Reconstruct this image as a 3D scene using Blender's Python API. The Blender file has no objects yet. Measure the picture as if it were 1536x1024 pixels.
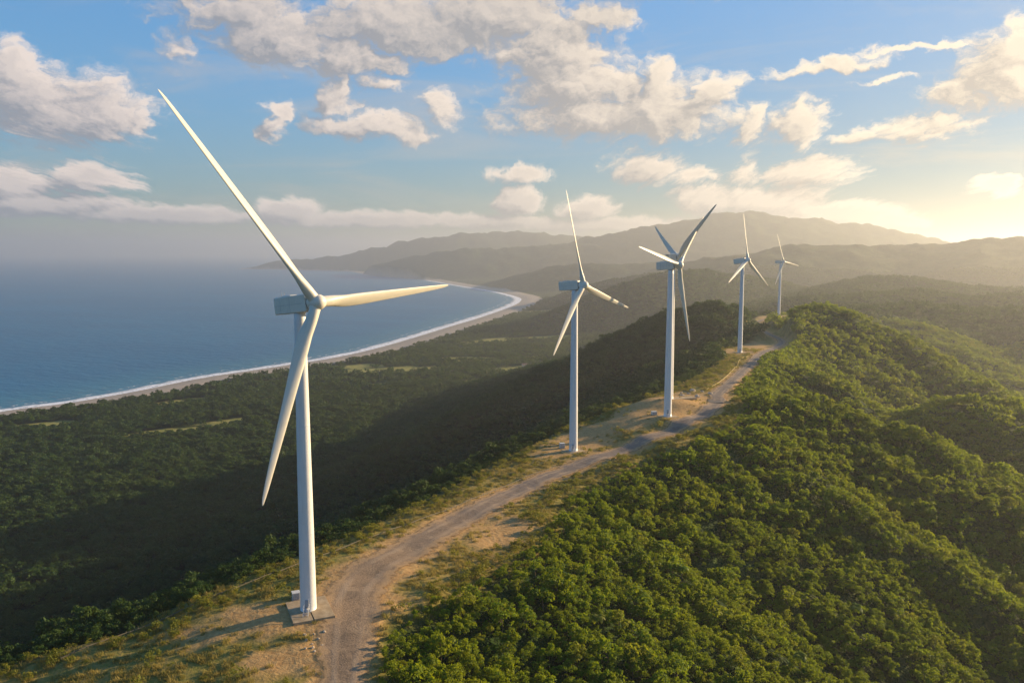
import bpy, bmesh, math, random
import numpy as np
from mathutils import Vector, Matrix

R = math.radians
scn = bpy.context.scene
COL = scn.collection
rng = np.random.default_rng(7)
random.seed(7)
ZC = 260.0                                   # camera height above the sea

# ------------------------------------------------------------------ helpers
def tag(o, label=None, cat=None, group=None, kind=None):
    if label: o['label'] = label
    if cat: o['category'] = cat
    if group: o['group'] = group
    if kind: o['kind'] = kind
    return o

def empty(name, loc, rz=0.0):
    o = bpy.data.objects.new(name, None)
    o.empty_display_size = 2
    o.location = loc
    o.rotation_euler = (0, 0, rz)
    COL.objects.link(o)
    return o

def np_mesh(name, verts, faces, smooth=True, mat=None):
    """verts (n,3); faces (m,k) with constant k"""
    me = bpy.data.meshes.new(name)
    verts = np.asarray(verts, np.float32); faces = np.asarray(faces, np.int32)
    me.vertices.add(len(verts)); me.vertices.foreach_set('co', verts.ravel())
    if len(faces):
        m, k = faces.shape
        me.loops.add(m*k); me.loops.foreach_set('vertex_index', faces.ravel())
        me.polygons.add(m)
        me.polygons.foreach_set('loop_start', np.arange(0, m*k, k, dtype=np.int32))
        me.polygons.foreach_set('use_smooth', np.full(m, smooth, dtype=bool))
    me.update(calc_edges=True)
    me.validate()
    if mat: me.materials.append(mat)
    return me

def fattr(me, name, vals):
    a = me.attributes.new(name, 'FLOAT', 'POINT')
    a.data.foreach_set('value', np.asarray(vals, np.float32).ravel())

def link(name, me, parent=None):
    o = bpy.data.objects.new(name, me)
    COL.objects.link(o)
    if parent: o.parent = parent
    return o

def bm_obj(name, bm, mat, parent=None, smooth=True):
    me = bpy.data.meshes.new(name)
    bm.normal_update()
    bm.to_mesh(me); bm.free()
    for p in me.polygons: p.use_smooth = smooth
    for m in (mat if isinstance(mat, (list, tuple)) else [mat]): me.materials.append(m)
    return link(name, me, parent)

def add_box(bm, c, s, rot=None, bevel=0.0):
    r = bmesh.ops.create_cube(bm, size=1.0)
    vs = r['verts']
    M = Matrix.Translation(c) @ (rot.to_4x4() if rot else Matrix()) @ Matrix.Diagonal((*s, 1))
    bmesh.ops.transform(bm, matrix=M, verts=vs)
    if bevel:
        es = list({e for v in vs for e in v.link_edges})
        bmesh.ops.bevel(bm, geom=es, offset=bevel, segments=2, affect='EDGES', profile=0.5)

def add_tube(bm, a, b, r0, r1=None, n=10, caps=True):
    a, b = Vector(a), Vector(b); d = b-a
    r1 = r0 if r1 is None else r1
    q = d.to_track_quat('Z', 'Y').to_matrix().to_4x4()
    M = Matrix.Translation((a+b)/2) @ q
    bmesh.ops.create_cone(bm, cap_ends=caps, segments=n, radius1=r0, radius2=r1, depth=d.length, matrix=M)

def add_lathe(bm, prof, M=Matrix(), n=40, cap0=True, cap1=True):
    rings = []
    for (r, z) in prof:
        rings.append([bm.verts.new(M @ Vector((r*math.cos(2*math.pi*i/n), r*math.sin(2*math.pi*i/n), z))) for i in range(n)])
    for a, b in zip(rings, rings[1:]):
        for i in range(n):
            j = (i+1) % n
            bm.faces.new((a[i], a[j], b[j], b[i]))
    if cap0: bm.faces.new(list(reversed(rings[0])))
    if cap1: bm.faces.new(rings[-1])

# ------------------------------------------------------------------ node helpers
class NT:
    def __init__(s, tree): s.t = tree; s.n = tree.nodes; s.l = tree.links
    def new(s, typ, **kw):
        n = s.n.new(typ)
        for k, v in kw.items(): setattr(n, k, v)
        return n
    def put(s, sock, v):
        if isinstance(v, bpy.types.NodeSocket): s.l.new(v, sock)
        elif v is not None: sock.default_value = v
    def m(s, op, a, b=None, c=None, clamp=False):
        n = s.new('ShaderNodeMath', operation=op, use_clamp=clamp)
        s.put(n.inputs[0], a); s.put(n.inputs[1], b); s.put(n.inputs[2], c)
        return n.outputs[0]
    def vm(s, op, a, b=None, scale=None):
        n = s.new('ShaderNodeVectorMath', operation=op)
        s.put(n.inputs[0], a); s.put(n.inputs[1], b)
        if scale is not None: s.put(n.inputs[3], scale)
        return n.outputs['Value'] if op in ('LENGTH', 'DOT_PRODUCT', 'DISTANCE') else n.outputs[0]
    def noise(s, vec, scale, detail=4, rough=0.55, dims='3D', dist=0.0):
        n = s.new('ShaderNodeTexNoise', noise_dimensions=dims)
        s.put(n.inputs['Vector'], vec); s.put(n.inputs['Scale'], scale)
        s.put(n.inputs['Detail'], detail); s.put(n.inputs['Roughness'], rough); s.put(n.inputs['Distortion'], dist)
        return n
    def ramp(s, v, lo, hi, a=0.0, b=1.0, smooth=True):
        n = s.new('ShaderNodeMapRange', interpolation_type='SMOOTHSTEP' if smooth else 'LINEAR', clamp=True)
        s.put(n.inputs[0], v); s.put(n.inputs[1], lo); s.put(n.inputs[2], hi); s.put(n.inputs[3], a); s.put(n.inputs[4], b)
        return n.outputs[0]
    def mix(s, f, a, b, mode='MIX'):
        n = s.new('ShaderNodeMix', data_type='RGBA', blend_type=mode)
        s.put(n.inputs[0], f)
        for sk, v in ((n.inputs[6], a), (n.inputs[7], b)):
            s.put(sk, (*v, 1) if isinstance(v, tuple) and len(v) == 3 else v)
        return n.outputs[2]
    def attr(s, name):
        return s.new('ShaderNodeAttribute', attribute_name=name).outputs['Fac']
    def xyz(s, x, y, z=0.0):
        n = s.new('ShaderNodeCombineXYZ')
        s.put(n.inputs[0], x); s.put(n.inputs[1], y); s.put(n.inputs[2], z)
        return n.outputs[0]
    def bump(s, h, strength=0.5, dist=1.0, normal=None):
        n = s.new('ShaderNodeBump'); s.put(n.inputs['Height'], h)
        s.put(n.inputs['Strength'], strength); s.put(n.inputs['Distance'], dist)
        if normal is not None: s.put(n.inputs['Normal'], normal)
        return n.outputs[0]

def material(name):
    m = bpy.data.materials.new(name); m.use_nodes = True
    nt = NT(m.node_tree); nt.n.clear()
    out = nt.new('ShaderNodeOutputMaterial')
    return m, nt, out

def principled(nt, out, color, rough=0.8, spec=0.3, normal=None, metallic=0.0):
    p = nt.new('ShaderNodeBsdfPrincipled')
    nt.put(p.inputs['Base Color'], (*color, 1) if isinstance(color, tuple) and len(color) == 3 else color)
    nt.put(p.inputs['Roughness'], rough); nt.put(p.inputs['Specular IOR Level'], spec)
    nt.put(p.inputs['Metallic'], metallic)
    if normal is not None: nt.put(p.inputs['Normal'], normal)
    if out: nt.l.new(p.outputs[0], out.inputs[0])
    return p

# ------------------------------------------------------------------ numpy noise
_PERM = np.random.default_rng(3).permutation(512).astype(np.int64)
_GR = np.stack([np.cos(np.arange(512)*2.399963), np.sin(np.arange(512)*2.399963)], -1)
def pnoise(x, y):
    xi = np.floor(x).astype(np.int64); yi = np.floor(y).astype(np.int64)
    xf = x-xi; yf = y-yi
    u = xf*xf*xf*(xf*(xf*6-15)+10); v = yf*yf*yf*(yf*(yf*6-15)+10)
    def g(ix, iy, dx, dy):
        h = _PERM[(_PERM[ix & 511] + iy) & 511]
        G = _GR[h]
        return G[..., 0]*dx + G[..., 1]*dy
    a = g(xi, yi, xf, yf); b = g(xi+1, yi, xf-1, yf)
    c = g(xi, yi+1, xf, yf-1); d = g(xi+1, yi+1, xf-1, yf-1)
    return (a+(b-a)*u) + ((c+(d-c)*u)-(a+(b-a)*u))*v
def fbm(x, y, octv=4, gain=0.5):
    s = 0; a = 1.0
    for i in range(octv):
        s = s + a*pnoise(x*2**i+17.3*i, y*2**i-9.1*i); a *= gain
    return s
def sstep(a, b, x):
    t = np.clip((x-a)/(b-a), 0, 1); return t*t*(3-2*t)

# ------------------------------------------------------------------ the lie of the land (metres; z relative to the camera)
ledge = [(-230, 90, -108), (-175, 125, -103), (-140, 155, -99.5), (-120.8, 178.9, -98.0), (-97.0, 191.7, -96.0), (-81.4, 213.8, -94.0), (-68.1, 232.7, -93.5), (-54.3, 253.8, -94.0), (-40.3, 278.6, -95.0), (-23.7, 314.1, -96.0), (-2.5, 364.5, -97.0), (21.5, 408.6, -97.0), (42.3, 444.9, -96.0), (68.6, 471.5, -92.0), (95.8, 488.9, -87.0), (112.3, 515.5, -86.0), (140.6, 564.6, -86.0), (172, 640, -87.5), (178.0, 702.3, -88.5), (215.7, 751.7, -89.0), (262.1, 818.5, -90.0), (277.9, 943.2, -91.0), (339.3, 1121.2, -95.0), (372, 1200, -96.3), (416.8, 1210.8, -96.5)]
redge = [(-130, 40, -108), (-70, 95, -100), (-27.8, 150.3, -96.0), (-31.7, 167.4, -95.0), (-32.9, 185.0, -94.0), (-30.3, 195.3, -93.0), (-23.0, 206.3, -93.5), (-9.3, 223.0, -95.0), (-1.7, 236.7, -95.5), (5.8, 258.0, -96.0), (22.0, 312.9, -97.0), (58.5, 357.0, -95.0), (87.7, 379.1, -91.0), (111.8, 403.0, -88.0), (127, 440, -87), (134, 480, -86.5), (162.7, 554.8, -87.0), (222.9, 680.4, -88.5), (273.3, 771.1, -90.0), (290.3, 847.1, -91.0), (308.1, 970.4, -92.0), (347.8, 1088.9, -95.0), (413.5, 1150, -96.5)]
road = [(-60, 90, -100), (-40, 125, -97.5), (-34.2, 145.9, -96.0), (-36.0, 158.9, -95.5), (-37.3, 167.4, -95.0), (-39.2, 180.1, -94.0), (-41.1, 193.5, -93.0), (-43.3, 209.4, -93.0), (-40.9, 226.6, -93.5), (-31.7, 248.0, -94.5), (-16.5, 281.6, -96.0), (3.3, 317.4, -97.0), (24.3, 347.4, -97.0), (48.3, 372.9, -96.0), (78.4, 397.7, -92.0), (100.9, 422.0, -88.5), (117.1, 450.9, -86.8), (125.8, 480.4, -86.3), (149.0, 532.1, -86.5), (188.7, 622.9, -88.0), (212.4, 679.5, -88.5), (243.1, 734.9, -89.5), (270.9, 798.5, -90.5), (283.7, 886.5, -91.5), (294.5, 958.7, -92.5), (315.9, 1037.5, -94.0), (358.3, 1121.9, -96.0), (388, 1162, -96.2)]
T1, T2, T3, T3B, T4, T5 = (-52.8, 198.5), (29.7, 379.0), (83.0, 419.5), (89.7, 449.0), (198.3, 691.0), (390.8, 1169.0)
bases = [(*T1, -92.7), (*T2, -96.2), (*T3, -87.6), (*T3B, -83.7), (*T4, -88.2), (*T5, -96.1)]

# ridge lines: (points, side slope, crest rounding)
RIDGES = [
 ([(112, 435, -88.0), (144.7, 440, -83.7), (164.1, 440, -85.0), (176.4, 438, -87.1), (200.1, 432, -95.8), (222.6, 425, -103.5), (243.1, 415, -117.4), (262.3, 405, -132.1), (298, 390, -162)], .62, 8),
 ([(99.2, 400, -93.5), (120.4, 340, -117), (142.7, 290, -150), (156, 270, -170)], .52, 8),
 ([(249.6, 760, -82), (275.5, 800, -71), (295.9, 830, -65), (325.6, 850, -62), (337.7, 850, -63), (355.9, 845, -71), (379.4, 830, -84.5), (401.5, 800, -98.4), (421.7, 770, -111), (438.5, 740, -120), (454.5, 700, -132.4), (480.1, 640, -157)], .58, 10),
 ([(200, 640, -88), (222, 605, -95), (243, 592, -104), (258, 562, -120), (270, 530, -138)], .75, 6),
 ([(296, 952, -92), (290, 960, -82), (276.6, 955, -71), (244.9, 950, -66.8), (213.4, 940, -71), (185.1, 930, -84), (155.7, 920, -98), (122.2, 910, -115), (75.6, 890, -130), (-5.7, 850, -162), (-111.5, 780, -197)], .5, 16),
 ([(276.8, 570, -130), (285.7, 560, -119.5), (308.5, 560, -112), (324.9, 560, -109), (341, 560, -109), (357.8, 550, -114), (397.6, 530, -130)], .55, 10),
 ([(330, 1180, -112), (469.4, 1300, -111), (610.3, 1450, -112), (683.5, 1500, -107), (762.2, 1500, -103), (815, 1500, -107), (868.6, 1480, -111), (949, 1480, -111), (1128.7, 1450, -113), (1325.1, 1400, -124)], .3, 40),
 ([(683.5, 1500, -107), (640, 1250, -128), (620, 1080, -150), (600, 930, -172)], .36, 25),
 ([(949, 1480, -111), (860, 1200, -135), (800, 1000, -165)], .36, 25),
 ([(230, 2800, -205), (320, 2750, -165), (453.4, 2700, -100), (541.3, 2750, -78), (674.5, 2850, -74), (799.8, 2900, -87), (952.7, 3000, -107), (1078.8, 3000, -142)], .42, 60),
 ([(694.3, 2300, -148), (923.4, 2350, -116), (1000.1, 2300, -125), (1214.2, 2600, -85), (1313.7, 2500, -94), (1397.9, 2500, -110), (1534.2, 2400, -114), (1860.6, 2400, -100), (2300, 2300, -90)], .25, 50),
 ([(715.7, 1900, -112), (864.2, 1950, -107), (1019.2, 2000, -103), (1095.7, 1900, -112), (1221.8, 1900, -104), (1475.1, 1900, -104), (1800, 1850, -95)], .26, 40),
 ([(924.3, 4800, -107), (1099.2, 4700, -70), (1265.4, 4600, -31), (1348.9, 4500, -4), (1489.6, 4500, 18), (1861.5, 4500, 29), (2141.1, 4500, 22), (2365.5, 4400, 39), (2488.9, 4300, 49), (2603.4, 4200, 65), (2887.8, 4200, 68), (3329.5, 4100, 47), (4200, 3900, 20)], .26, 60),
 ([(81.4, 8200, 22), (563, 8300, 63), (948.1, 8500, 155), (1402.9, 8500, 246), (1961.9, 8500, 329), (2184.7, 8500, 378), (2309.9, 8500, 405), (2520.1, 8500, 398), (3152.8, 8500, 336), (3638.4, 8400, 264), (4114.4, 8300, 158), (4271.6, 8200, 96), (4715.6, 8000, 8), (6000, 7500, -30)], .3, 90),
 ([(1.22*a, 1.22*b, 1.22*c-2) for a, b, c in [(-3131.3, 9600, -197.9), (-2756.8, 9500, -109.6), (-2329.7, 9400, -85.2), (-1887.4, 9300, -30.6), (-1585.6, 9300, 38.2), (-1240.1, 9200, 105.8), (-882.1, 9200, 143.6), (-608, 9200, 196.3), (-291.9, 9300, 198.5), (-77.6, 9400, 216), (256.2, 9400, 223.7), (497, 9400, 185.2), (745.8, 9500, 163.8), (1272.4, 9500, 124.9), (1823.3, 9500, 78.1)]], .34, 60),
 ([(1.15*a, 1.15*b, 1.15*c-2) for a, b, c in [(-1438.3, 7600, -163), (-1190.7, 7400, -109.8), (-781.4, 7200, -29.6), (-446.2, 7000, 11.5), (-104.3, 7000, 23), (237.5, 7000, 34.5), (463.3, 7000, 57.5), (742.8, 6800, 33.6), (1049.1, 6600, 10.9), (1420, 6300, -41.5)]], .3, 60),
 ([(-60, 6150, -215), (120, 5800, -160), (300, 5600, -115), (591.3, 5400, -93), (932, 5300, -87)], .32, 60),
 ([(260, 3900, -215), (420, 3800, -150), (590.2, 3700, -118), (900, 3650, -100)], .4, 60),
]
coast = np.array([(-2600, -6000), (-1500, -1500), (-1180, 0), (-1060, 560), (-987.5, 911.0), (-934.6, 1079.3), (-833.9, 1281.8), (-766.6, 1356.5), (-705.6, 1468.2), (-642.5, 1625.0), (-550.1, 1766.0), (-438.3, 1945.6), (-372.0, 2120.2), (-307.3, 2364.5), (-220.3, 2742.5), (-128.2, 3130.6), (-18.5, 3688.3), (37.9, 4128.5), (26.4, 4517.4), (-120.1, 5151.0), (-380.2, 5932.9), (-845.8, 7319.5), (-1458.3, 8397.4), (-2035.2, 10002.5), (-2806.1, 10867.3), (-3860, 11500), (-3950, 11900), (-3300, 13000), (-2600, 15500), (0, 18000)])

def resample(P, step):
    """Catmull-Rom through the points, then even spacing"""
    P = np.asarray(P, float)
    Q = np.vstack([2*P[0]-P[1], P, 2*P[-1]-P[-2]])
    out = []
    t = np.linspace(0, 1, 24, endpoint=False)[:, None]
    for i in range(1, len(Q)-2):
        a, b, c, d = Q[i-1:i+3]
        out.append(.5*((2*b)+(c-a)*t+(2*a-5*b+4*c-d)*t**2+(-a+3*b-3*c+d)*t**3))
    out = np.vstack(out+[P[-1:]])
    L = np.r_[0, np.cumsum(np.linalg.norm(np.diff(out[:, :2], axis=0), axis=1))]
    n = max(2, int(L[-1]/step)+1)
    s = np.linspace(0, L[-1], n)
    return np.stack([np.interp(s, L, out[:, k]) for k in range(P.shape[1])], -1)

coast_s = resample(coast, 25.0)
coast_c = coast_s[::2]
road_s = resample(road, 2.0)
poly_plateau = np.array([p[:2] for p in ledge] + [p[:2] for p in redge[::-1]], float)
sea_poly = np.vstack([coast_s, [(-60000, 18000), (-60000, -6000)]])

def inside(poly, x, y):
    c = np.zeros(x.shape, bool)
    n = len(poly)
    for i in range(n):
        x1, y1 = poly[i]; x2, y2 = poly[(i+1) % n]
        if y1 == y2: continue
        k = ((y1 > y) != (y2 > y)) & (x < (x2-x1)*(y-y1)/(y2-y1)+x1)
        c ^= k
    return c
def seg_dist(x, y, P, want_z=False, k=None, w=None):
    """nearest distance to a polyline, or the highest tent raised over it"""
    best = np.full(x.shape, 1e18 if not want_z else -1e18)
    for a, b in zip(P[:-1], P[1:]):
        dx, dy = b[0]-a[0], b[1]-a[1]
        L = dx*dx+dy*dy
        t = np.clip(((x-a[0])*dx+(y-a[1])*dy)/L, 0, 1)
        d2 = (x-a[0]-t*dx)**2+(y-a[1]-t*dy)**2
        if want_z:
            z = a[2]+t*(b[2]-a[2]) - k*(np.sqrt(d2+w*w)-w)
            best = np.maximum(best, z)
        else:
            best = np.minimum(best, d2)
    return best if want_z else np.sqrt(best)

_KN = np.array([p for p in ledge+redge+road+bases+bases+bases], float)
def height(x, y, full=False):
    """ground height (world z) at points x, y"""
    x = np.asarray(x, float); y = np.asarray(y, float)
    sh = x.shape; x = x.ravel(); y = y.ravel()
    r = np.hypot(x, y)
    # base: coastal plain rising inland
    dc = np.empty_like(x)
    for i in range(0, len(x), 60000):
        dc[i:i+60000] = seg_dist(x[i:i+60000], y[i:i+60000], coast_c if len(x) > 3000 else coast_s)
    sea = inside(sea_poly, x, y)
    dc = np.where(sea, -dc, dc)
    wx = x + 60*fbm(x/420, y/420, 2); wy = y + 60*fbm(x/420+40, y/420+11, 2)
    inl = np.clip(dc, 0, None)
    base = 4.5*sstep(0, 60, inl) + 0.018*np.clip(inl-90, 0, 1500) + 10*sstep(300, 1500, inl)*(fbm(x/300, y/300, 3)) \
        + .012*np.clip(inl-900, 0, 9000)
    base = base + 22*sstep(800, 2600, inl)*fbm(x/700+3, y/700, 4)
    base = np.where(sea, -2.5*sstep(0, 40, -dc)-.3, base)
    rel = base - ZC
    damp = sstep(120, 650, inl)
    # ridges and spurs
    cand = [rel]
    for P, k, w in RIDGES:
        far = P[0][1] > 1900
        cand.append(seg_dist(wx*.5+x*.5 if far else x, wy*.5+y*.5 if far else y, P, True, k, w))
    # flank of the main ridge
    ins = inside(poly_plateau, x, y)
    lz = seg_dist(x, y, ledge, True, .56, 5.0)
    cand.append(lz); cand.append(seg_dist(x, y, redge[:15], True, .50, 12.0)); cand.append(seg_dist(x, y, redge[14:], True, .72, 8.0))
    T = 3.0 + 6*sstep(1200, 4000, r)
    C = np.stack(cand); mx = C.max(0)
    z = mx + T*np.log(np.exp((C-mx)/T).sum(0)) - T*.25
    dl = seg_dist(x, y, poly_plateau[list(range(len(poly_plateau)))+[0]])
    sd = np.where(ins, -dl, dl)
    # roughness: gullies and humps growing away from the plateau
    slope_n = sstep(4, 60, sd)
    amp = np.where(r < 1800, 1, 1+2.2*sstep(1800, 7000, r))
    gul = 1-np.abs(fbm(x/95+.15*y/95, y/95, 4))*2
    hi = sstep(8, 60, z - rel)
    fs = (x*.455+y*.89)/64 + .5*fbm(x/150, y/150, 2)
    fold = 1-2.2*np.abs(pnoise(fs, (x*.89-y*.455)/260+3.3))
    z = z + sstep(6, 75, sd)*damp*hi*np.where(r < 1500, 1, 0)*9.0*(fold-.55)
    z = z + slope_n*damp*(hi*(4.5*(gul-.6) + 3.0*fbm(x/33, y/33, 3)) + 1.2*fbm(x/50+9, y/50, 3))
    z = z + slope_n*damp*hi*(amp-1)*(16*(1-2*np.abs(fbm(x/520, y/520, 4)))-6 + 13*fbm(x/170, y/170, 4))
    # plateau top by inverse distance
    near = sd < 14
    if near.any():
        xn, yn = x[near], y[near]
        num = 0; den = 0
        for kx, ky, kz in _KN:
            wgt = 1/((xn-kx)**2+(yn-ky)**2+6)**1.6
            num = num+wgt*kz; den = den+wgt
        pz = num/den + .35*fbm(xn/9, yn/9, 3)
        f = sstep(7, -4, sd[near])
        z[near] = z[near]*(1-f)+pz*f
    z = np.where(sea, rel, np.maximum(z, rel))
    z = z + ZC
    if full: return z.reshape(sh), dc.reshape(sh), sd.reshape(sh)
    return z.reshape(sh)
def gz(x, y): return float(height(np.array([x]), np.array([y]))[0])

def ell(x, y, cx, cy, a, b, ang):
    c, s = math.cos(R(ang)), math.sin(R(ang))
    u = ((x-cx)*c+(y-cy)*s)/a; v = (-(x-cx)*s+(y-cy)*c)/b
    return np.sqrt(u*u+v*v)
# open fields on the plain: centre, half sizes, heading
FIELDS = [(-465, 1100, 85, 26, 30), (-415, 1165, 70, 14, 35), (-265, 1690, 120, 45, 10), (-5, 1165, 40, 24, 40), (40, 1085, 60, 12, 55), (-680, 1150, 60, 30, 20), (-330, 1750, 60, 40, 35),
          (40, 1690, 90, 50, 20), (-110, 1850, 80, 40, 0), (25, 1545, 70, 30, 10), (-560, 1330, 60, 25, 50), (90, 2300, 120, 50, 20), (-60, 2250, 110, 45, 40), (-120, 1400, 60, 18, 20), (-296, 455, 14, 9, 20),
          (230, 3000, 200, 80, 10), (120, 3350, 160, 70, 30), (430, 3400, 200, 60, 5), (-250, 1480, 60, 20, 30), (-80, 1500, 40, 18, 60)]
# bare earth on the ridge
BARE = [(-56, 197, 30, 14, 15), (-41, 205, 14, 20, 10), (-46, 178, 20, 9, 20), (-3, 266, 11, 21, -25), (34, 398, 30, 20, 52), (60, 424, 44, 24, 40), (84, 440, 40, 26, 42), (20, 376, 14, 9, 50), (105, 466, 26, 18, 60), (196, 700, 22, 22, 40), (232, 760, 16, 40, -15), (380, 1160, 50, 25, 25), (129, 420, 10, 6, 30), (-35, 166, 10, 14, 0)]
def road_width(y): return np.interp(y, [90, 170, 215, 260, 330, 500, 700, 1200], [13, 13, 20, 17, 13, 10.5, 10.5, 9])
def masks(x, y, sd):
    n1 = fbm(x/14, y/14, 4); n2 = fbm(x/60+5, y/60, 3)
    grass = sstep(9, -3, sd + 7*n1)
    bare = np.zeros_like(x)
    for f in BARE: bare = np.maximum(bare, 1-sstep(.55, 1.15, ell(x, y, *f)+.5*n1))
    k = sd < 10
    if k.any():
        q = seg_dist(x[k], y[k], road_s[::4])/road_width(y[k]) + .22*n1[k] + .12*fbm(x[k]/4, y[k]/4, 2)
        bare[k] = np.maximum(bare[k], 1-sstep(.48, .80, q))
    bare = bare*sstep(4, -3, sd)
    fld = np.zeros_like(x)
    for f in FIELDS: fld = np.maximum(fld, 1-sstep(.75, 1.1, ell(x, y, *f)+.45*n2+.15*n1))
    return grass, bare, fld

# ------------------------------------------------------------------ colours
SUN_AZ, SUN_EL = 63.5, 13.5                  # azimuth from +Y towards +X
sun_dir = Vector((math.sin(R(SUN_AZ))*math.cos(R(SUN_EL)), math.cos(R(SUN_AZ))*math.cos(R(SUN_EL)), math.sin(R(SUN_EL))))

# terrain material
def mat_terrain():
    m, nt, out = material('hillside_ground')
    g = nt.new('ShaderNodeNewGeometry').outputs['Position']
    flat = nt.vm('MULTIPLY', g, (1, 1, .35))
    n_big = nt.noise(flat, .011, 5, .6).outputs['Fac']
    n_can = nt.noise(flat, .11, 4, .62).outputs['Fac']
    n_fin = nt.noise(flat, .75, 5, .65).outputs['Fac']
    n_dt = nt.noise(g, 3.0, 4, .6).outputs['Fac']
    forest = nt.mix(nt.ramp(n_can, .35, .68), (.009, .024, .005), (.028, .06, .011))
    forest = nt.mix(nt.ramp(n_big, .4, .65), forest, nt.mix(.5, forest, (.05, .055, .016)))
    n_mid = nt.noise(flat, .028, 5, .65).outputs['Fac']
    forest = nt.mix(nt.ramp(n_mid, .5, .62, 0, .7), forest, (.045, .075, .016))
    forest = nt.mix(nt.ramp(n_mid, .44, .34, 0, .7), forest, (.006, .016, .004))
    dry = nt.mix(nt.ramp(n_fin, .3, .7), (.17, .155, .035), (.34, .225, .08))
    dry = nt.mix(nt.ramp(n_big, .35, .62), dry, nt.mix(.55, dry, (.13, .16, .025)))
    dry = nt.mix(nt.ramp(n_dt, .55, .75), dry, (.37, .255, .10))
    dirt = nt.mix(nt.ramp(n_fin, .3, .7), (.36, .205, .078), (.50, .32, .135))
    dirt = nt.mix(nt.ramp(n_dt, .5, .8), dirt, (.35, .225, .10))
    field = nt.mix(nt.ramp(n_can, .35, .65), (.20, .21, .04), (.34, .29, .09))
    sand = nt.mix(nt.ramp(n_can, .3, .7), (.36, .29, .22), (.46, .385, .30))
    col = nt.mix(nt.attr('field'), forest, field)
    col = nt.mix(nt.attr('grass'), col, dry)
    col = nt.mix(nt.attr('bare'), col, dirt)
    col = nt.mix(nt.attr('sand'), col, sand)
    open_ = nt.m('MAXIMUM', nt.m('MAXIMUM', nt.attr('grass'), nt.attr('sand')), nt.attr('field'))
    h = nt.m('ADD', nt.m('MULTIPLY', nt.m('SUBTRACT', 1.0, open_), nt.m('MULTIPLY', n_can, 9.0)), nt.m('MULTIPLY', n_fin, .5))
    principled(nt, out, col, .95, .1, nt.bump(h, .8, 1.0))
    return m
M_GROUND = mat_terrain()

# ------------------------------------------------------------------ ground sheet: rings about the viewpoint, finer near by
def build_terrain():
    az = np.r_[np.arange(-180, -52, 4.0), np.arange(-52, -37, .6), np.arange(-37, 37, .21), np.arange(37, 52, .6), np.arange(52, 180, 4.0)]
    az = np.radians(az)
    rr = [18.0]
    while rr[-1] < 14500:
        q = rr[-1]
        rr.append(q*(1.12 if q < 120 else 1.0055 if q < 1300 else 1.008 if q < 5000 else 1.012))
    rr = np.array(rr)
    A, Rr = np.meshgrid(az, rr)
    x = (np.sin(A)*Rr).ravel(); y = (np.cos(A)*Rr).ravel()
    z, dc, sd = height(x, y, True)
    grass, bare, fld = masks(x, y, sd)
    sand = sstep(12, -12, dc + 16*fbm(x/70, y/70, 2) - 92 - .009*np.clip(y-1500, 0, 2500))*sstep(14, 8, z)
    V = np.stack([x, y, z], -1)
    na, nr = len(az), len(rr)
    i = np.arange(nr-1)[:, None]*na; j = np.arange(na)[None]; jn = (j+1) % na
    F = np.stack([(i+j), (i+jn), (i+na+jn), (i+na+j)], -1).reshape(-1, 4)[:, ::-1]
    # close the middle
    c = len(V); zc = gz(0, 0)
    V = np.vstack([V, [[0, 0, zc]]])
    Fc = np.stack([np.full(na, c), np.arange(na), (np.arange(na)+1) % na, np.full(na, c)], -1)
    me = np_mesh('hills', V, F, True, M_GROUND)
    for nme, vals in (('grass', grass), ('bare', bare), ('field', fld), ('sand', sand)):
        fattr(me, nme, np.r_[vals, 0])
    o = link('hills', me)
    tag(o, 'green forested coastal hills and plain rising from the bay', 'hills', kind='structure')
    return o
build_terrain()

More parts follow.
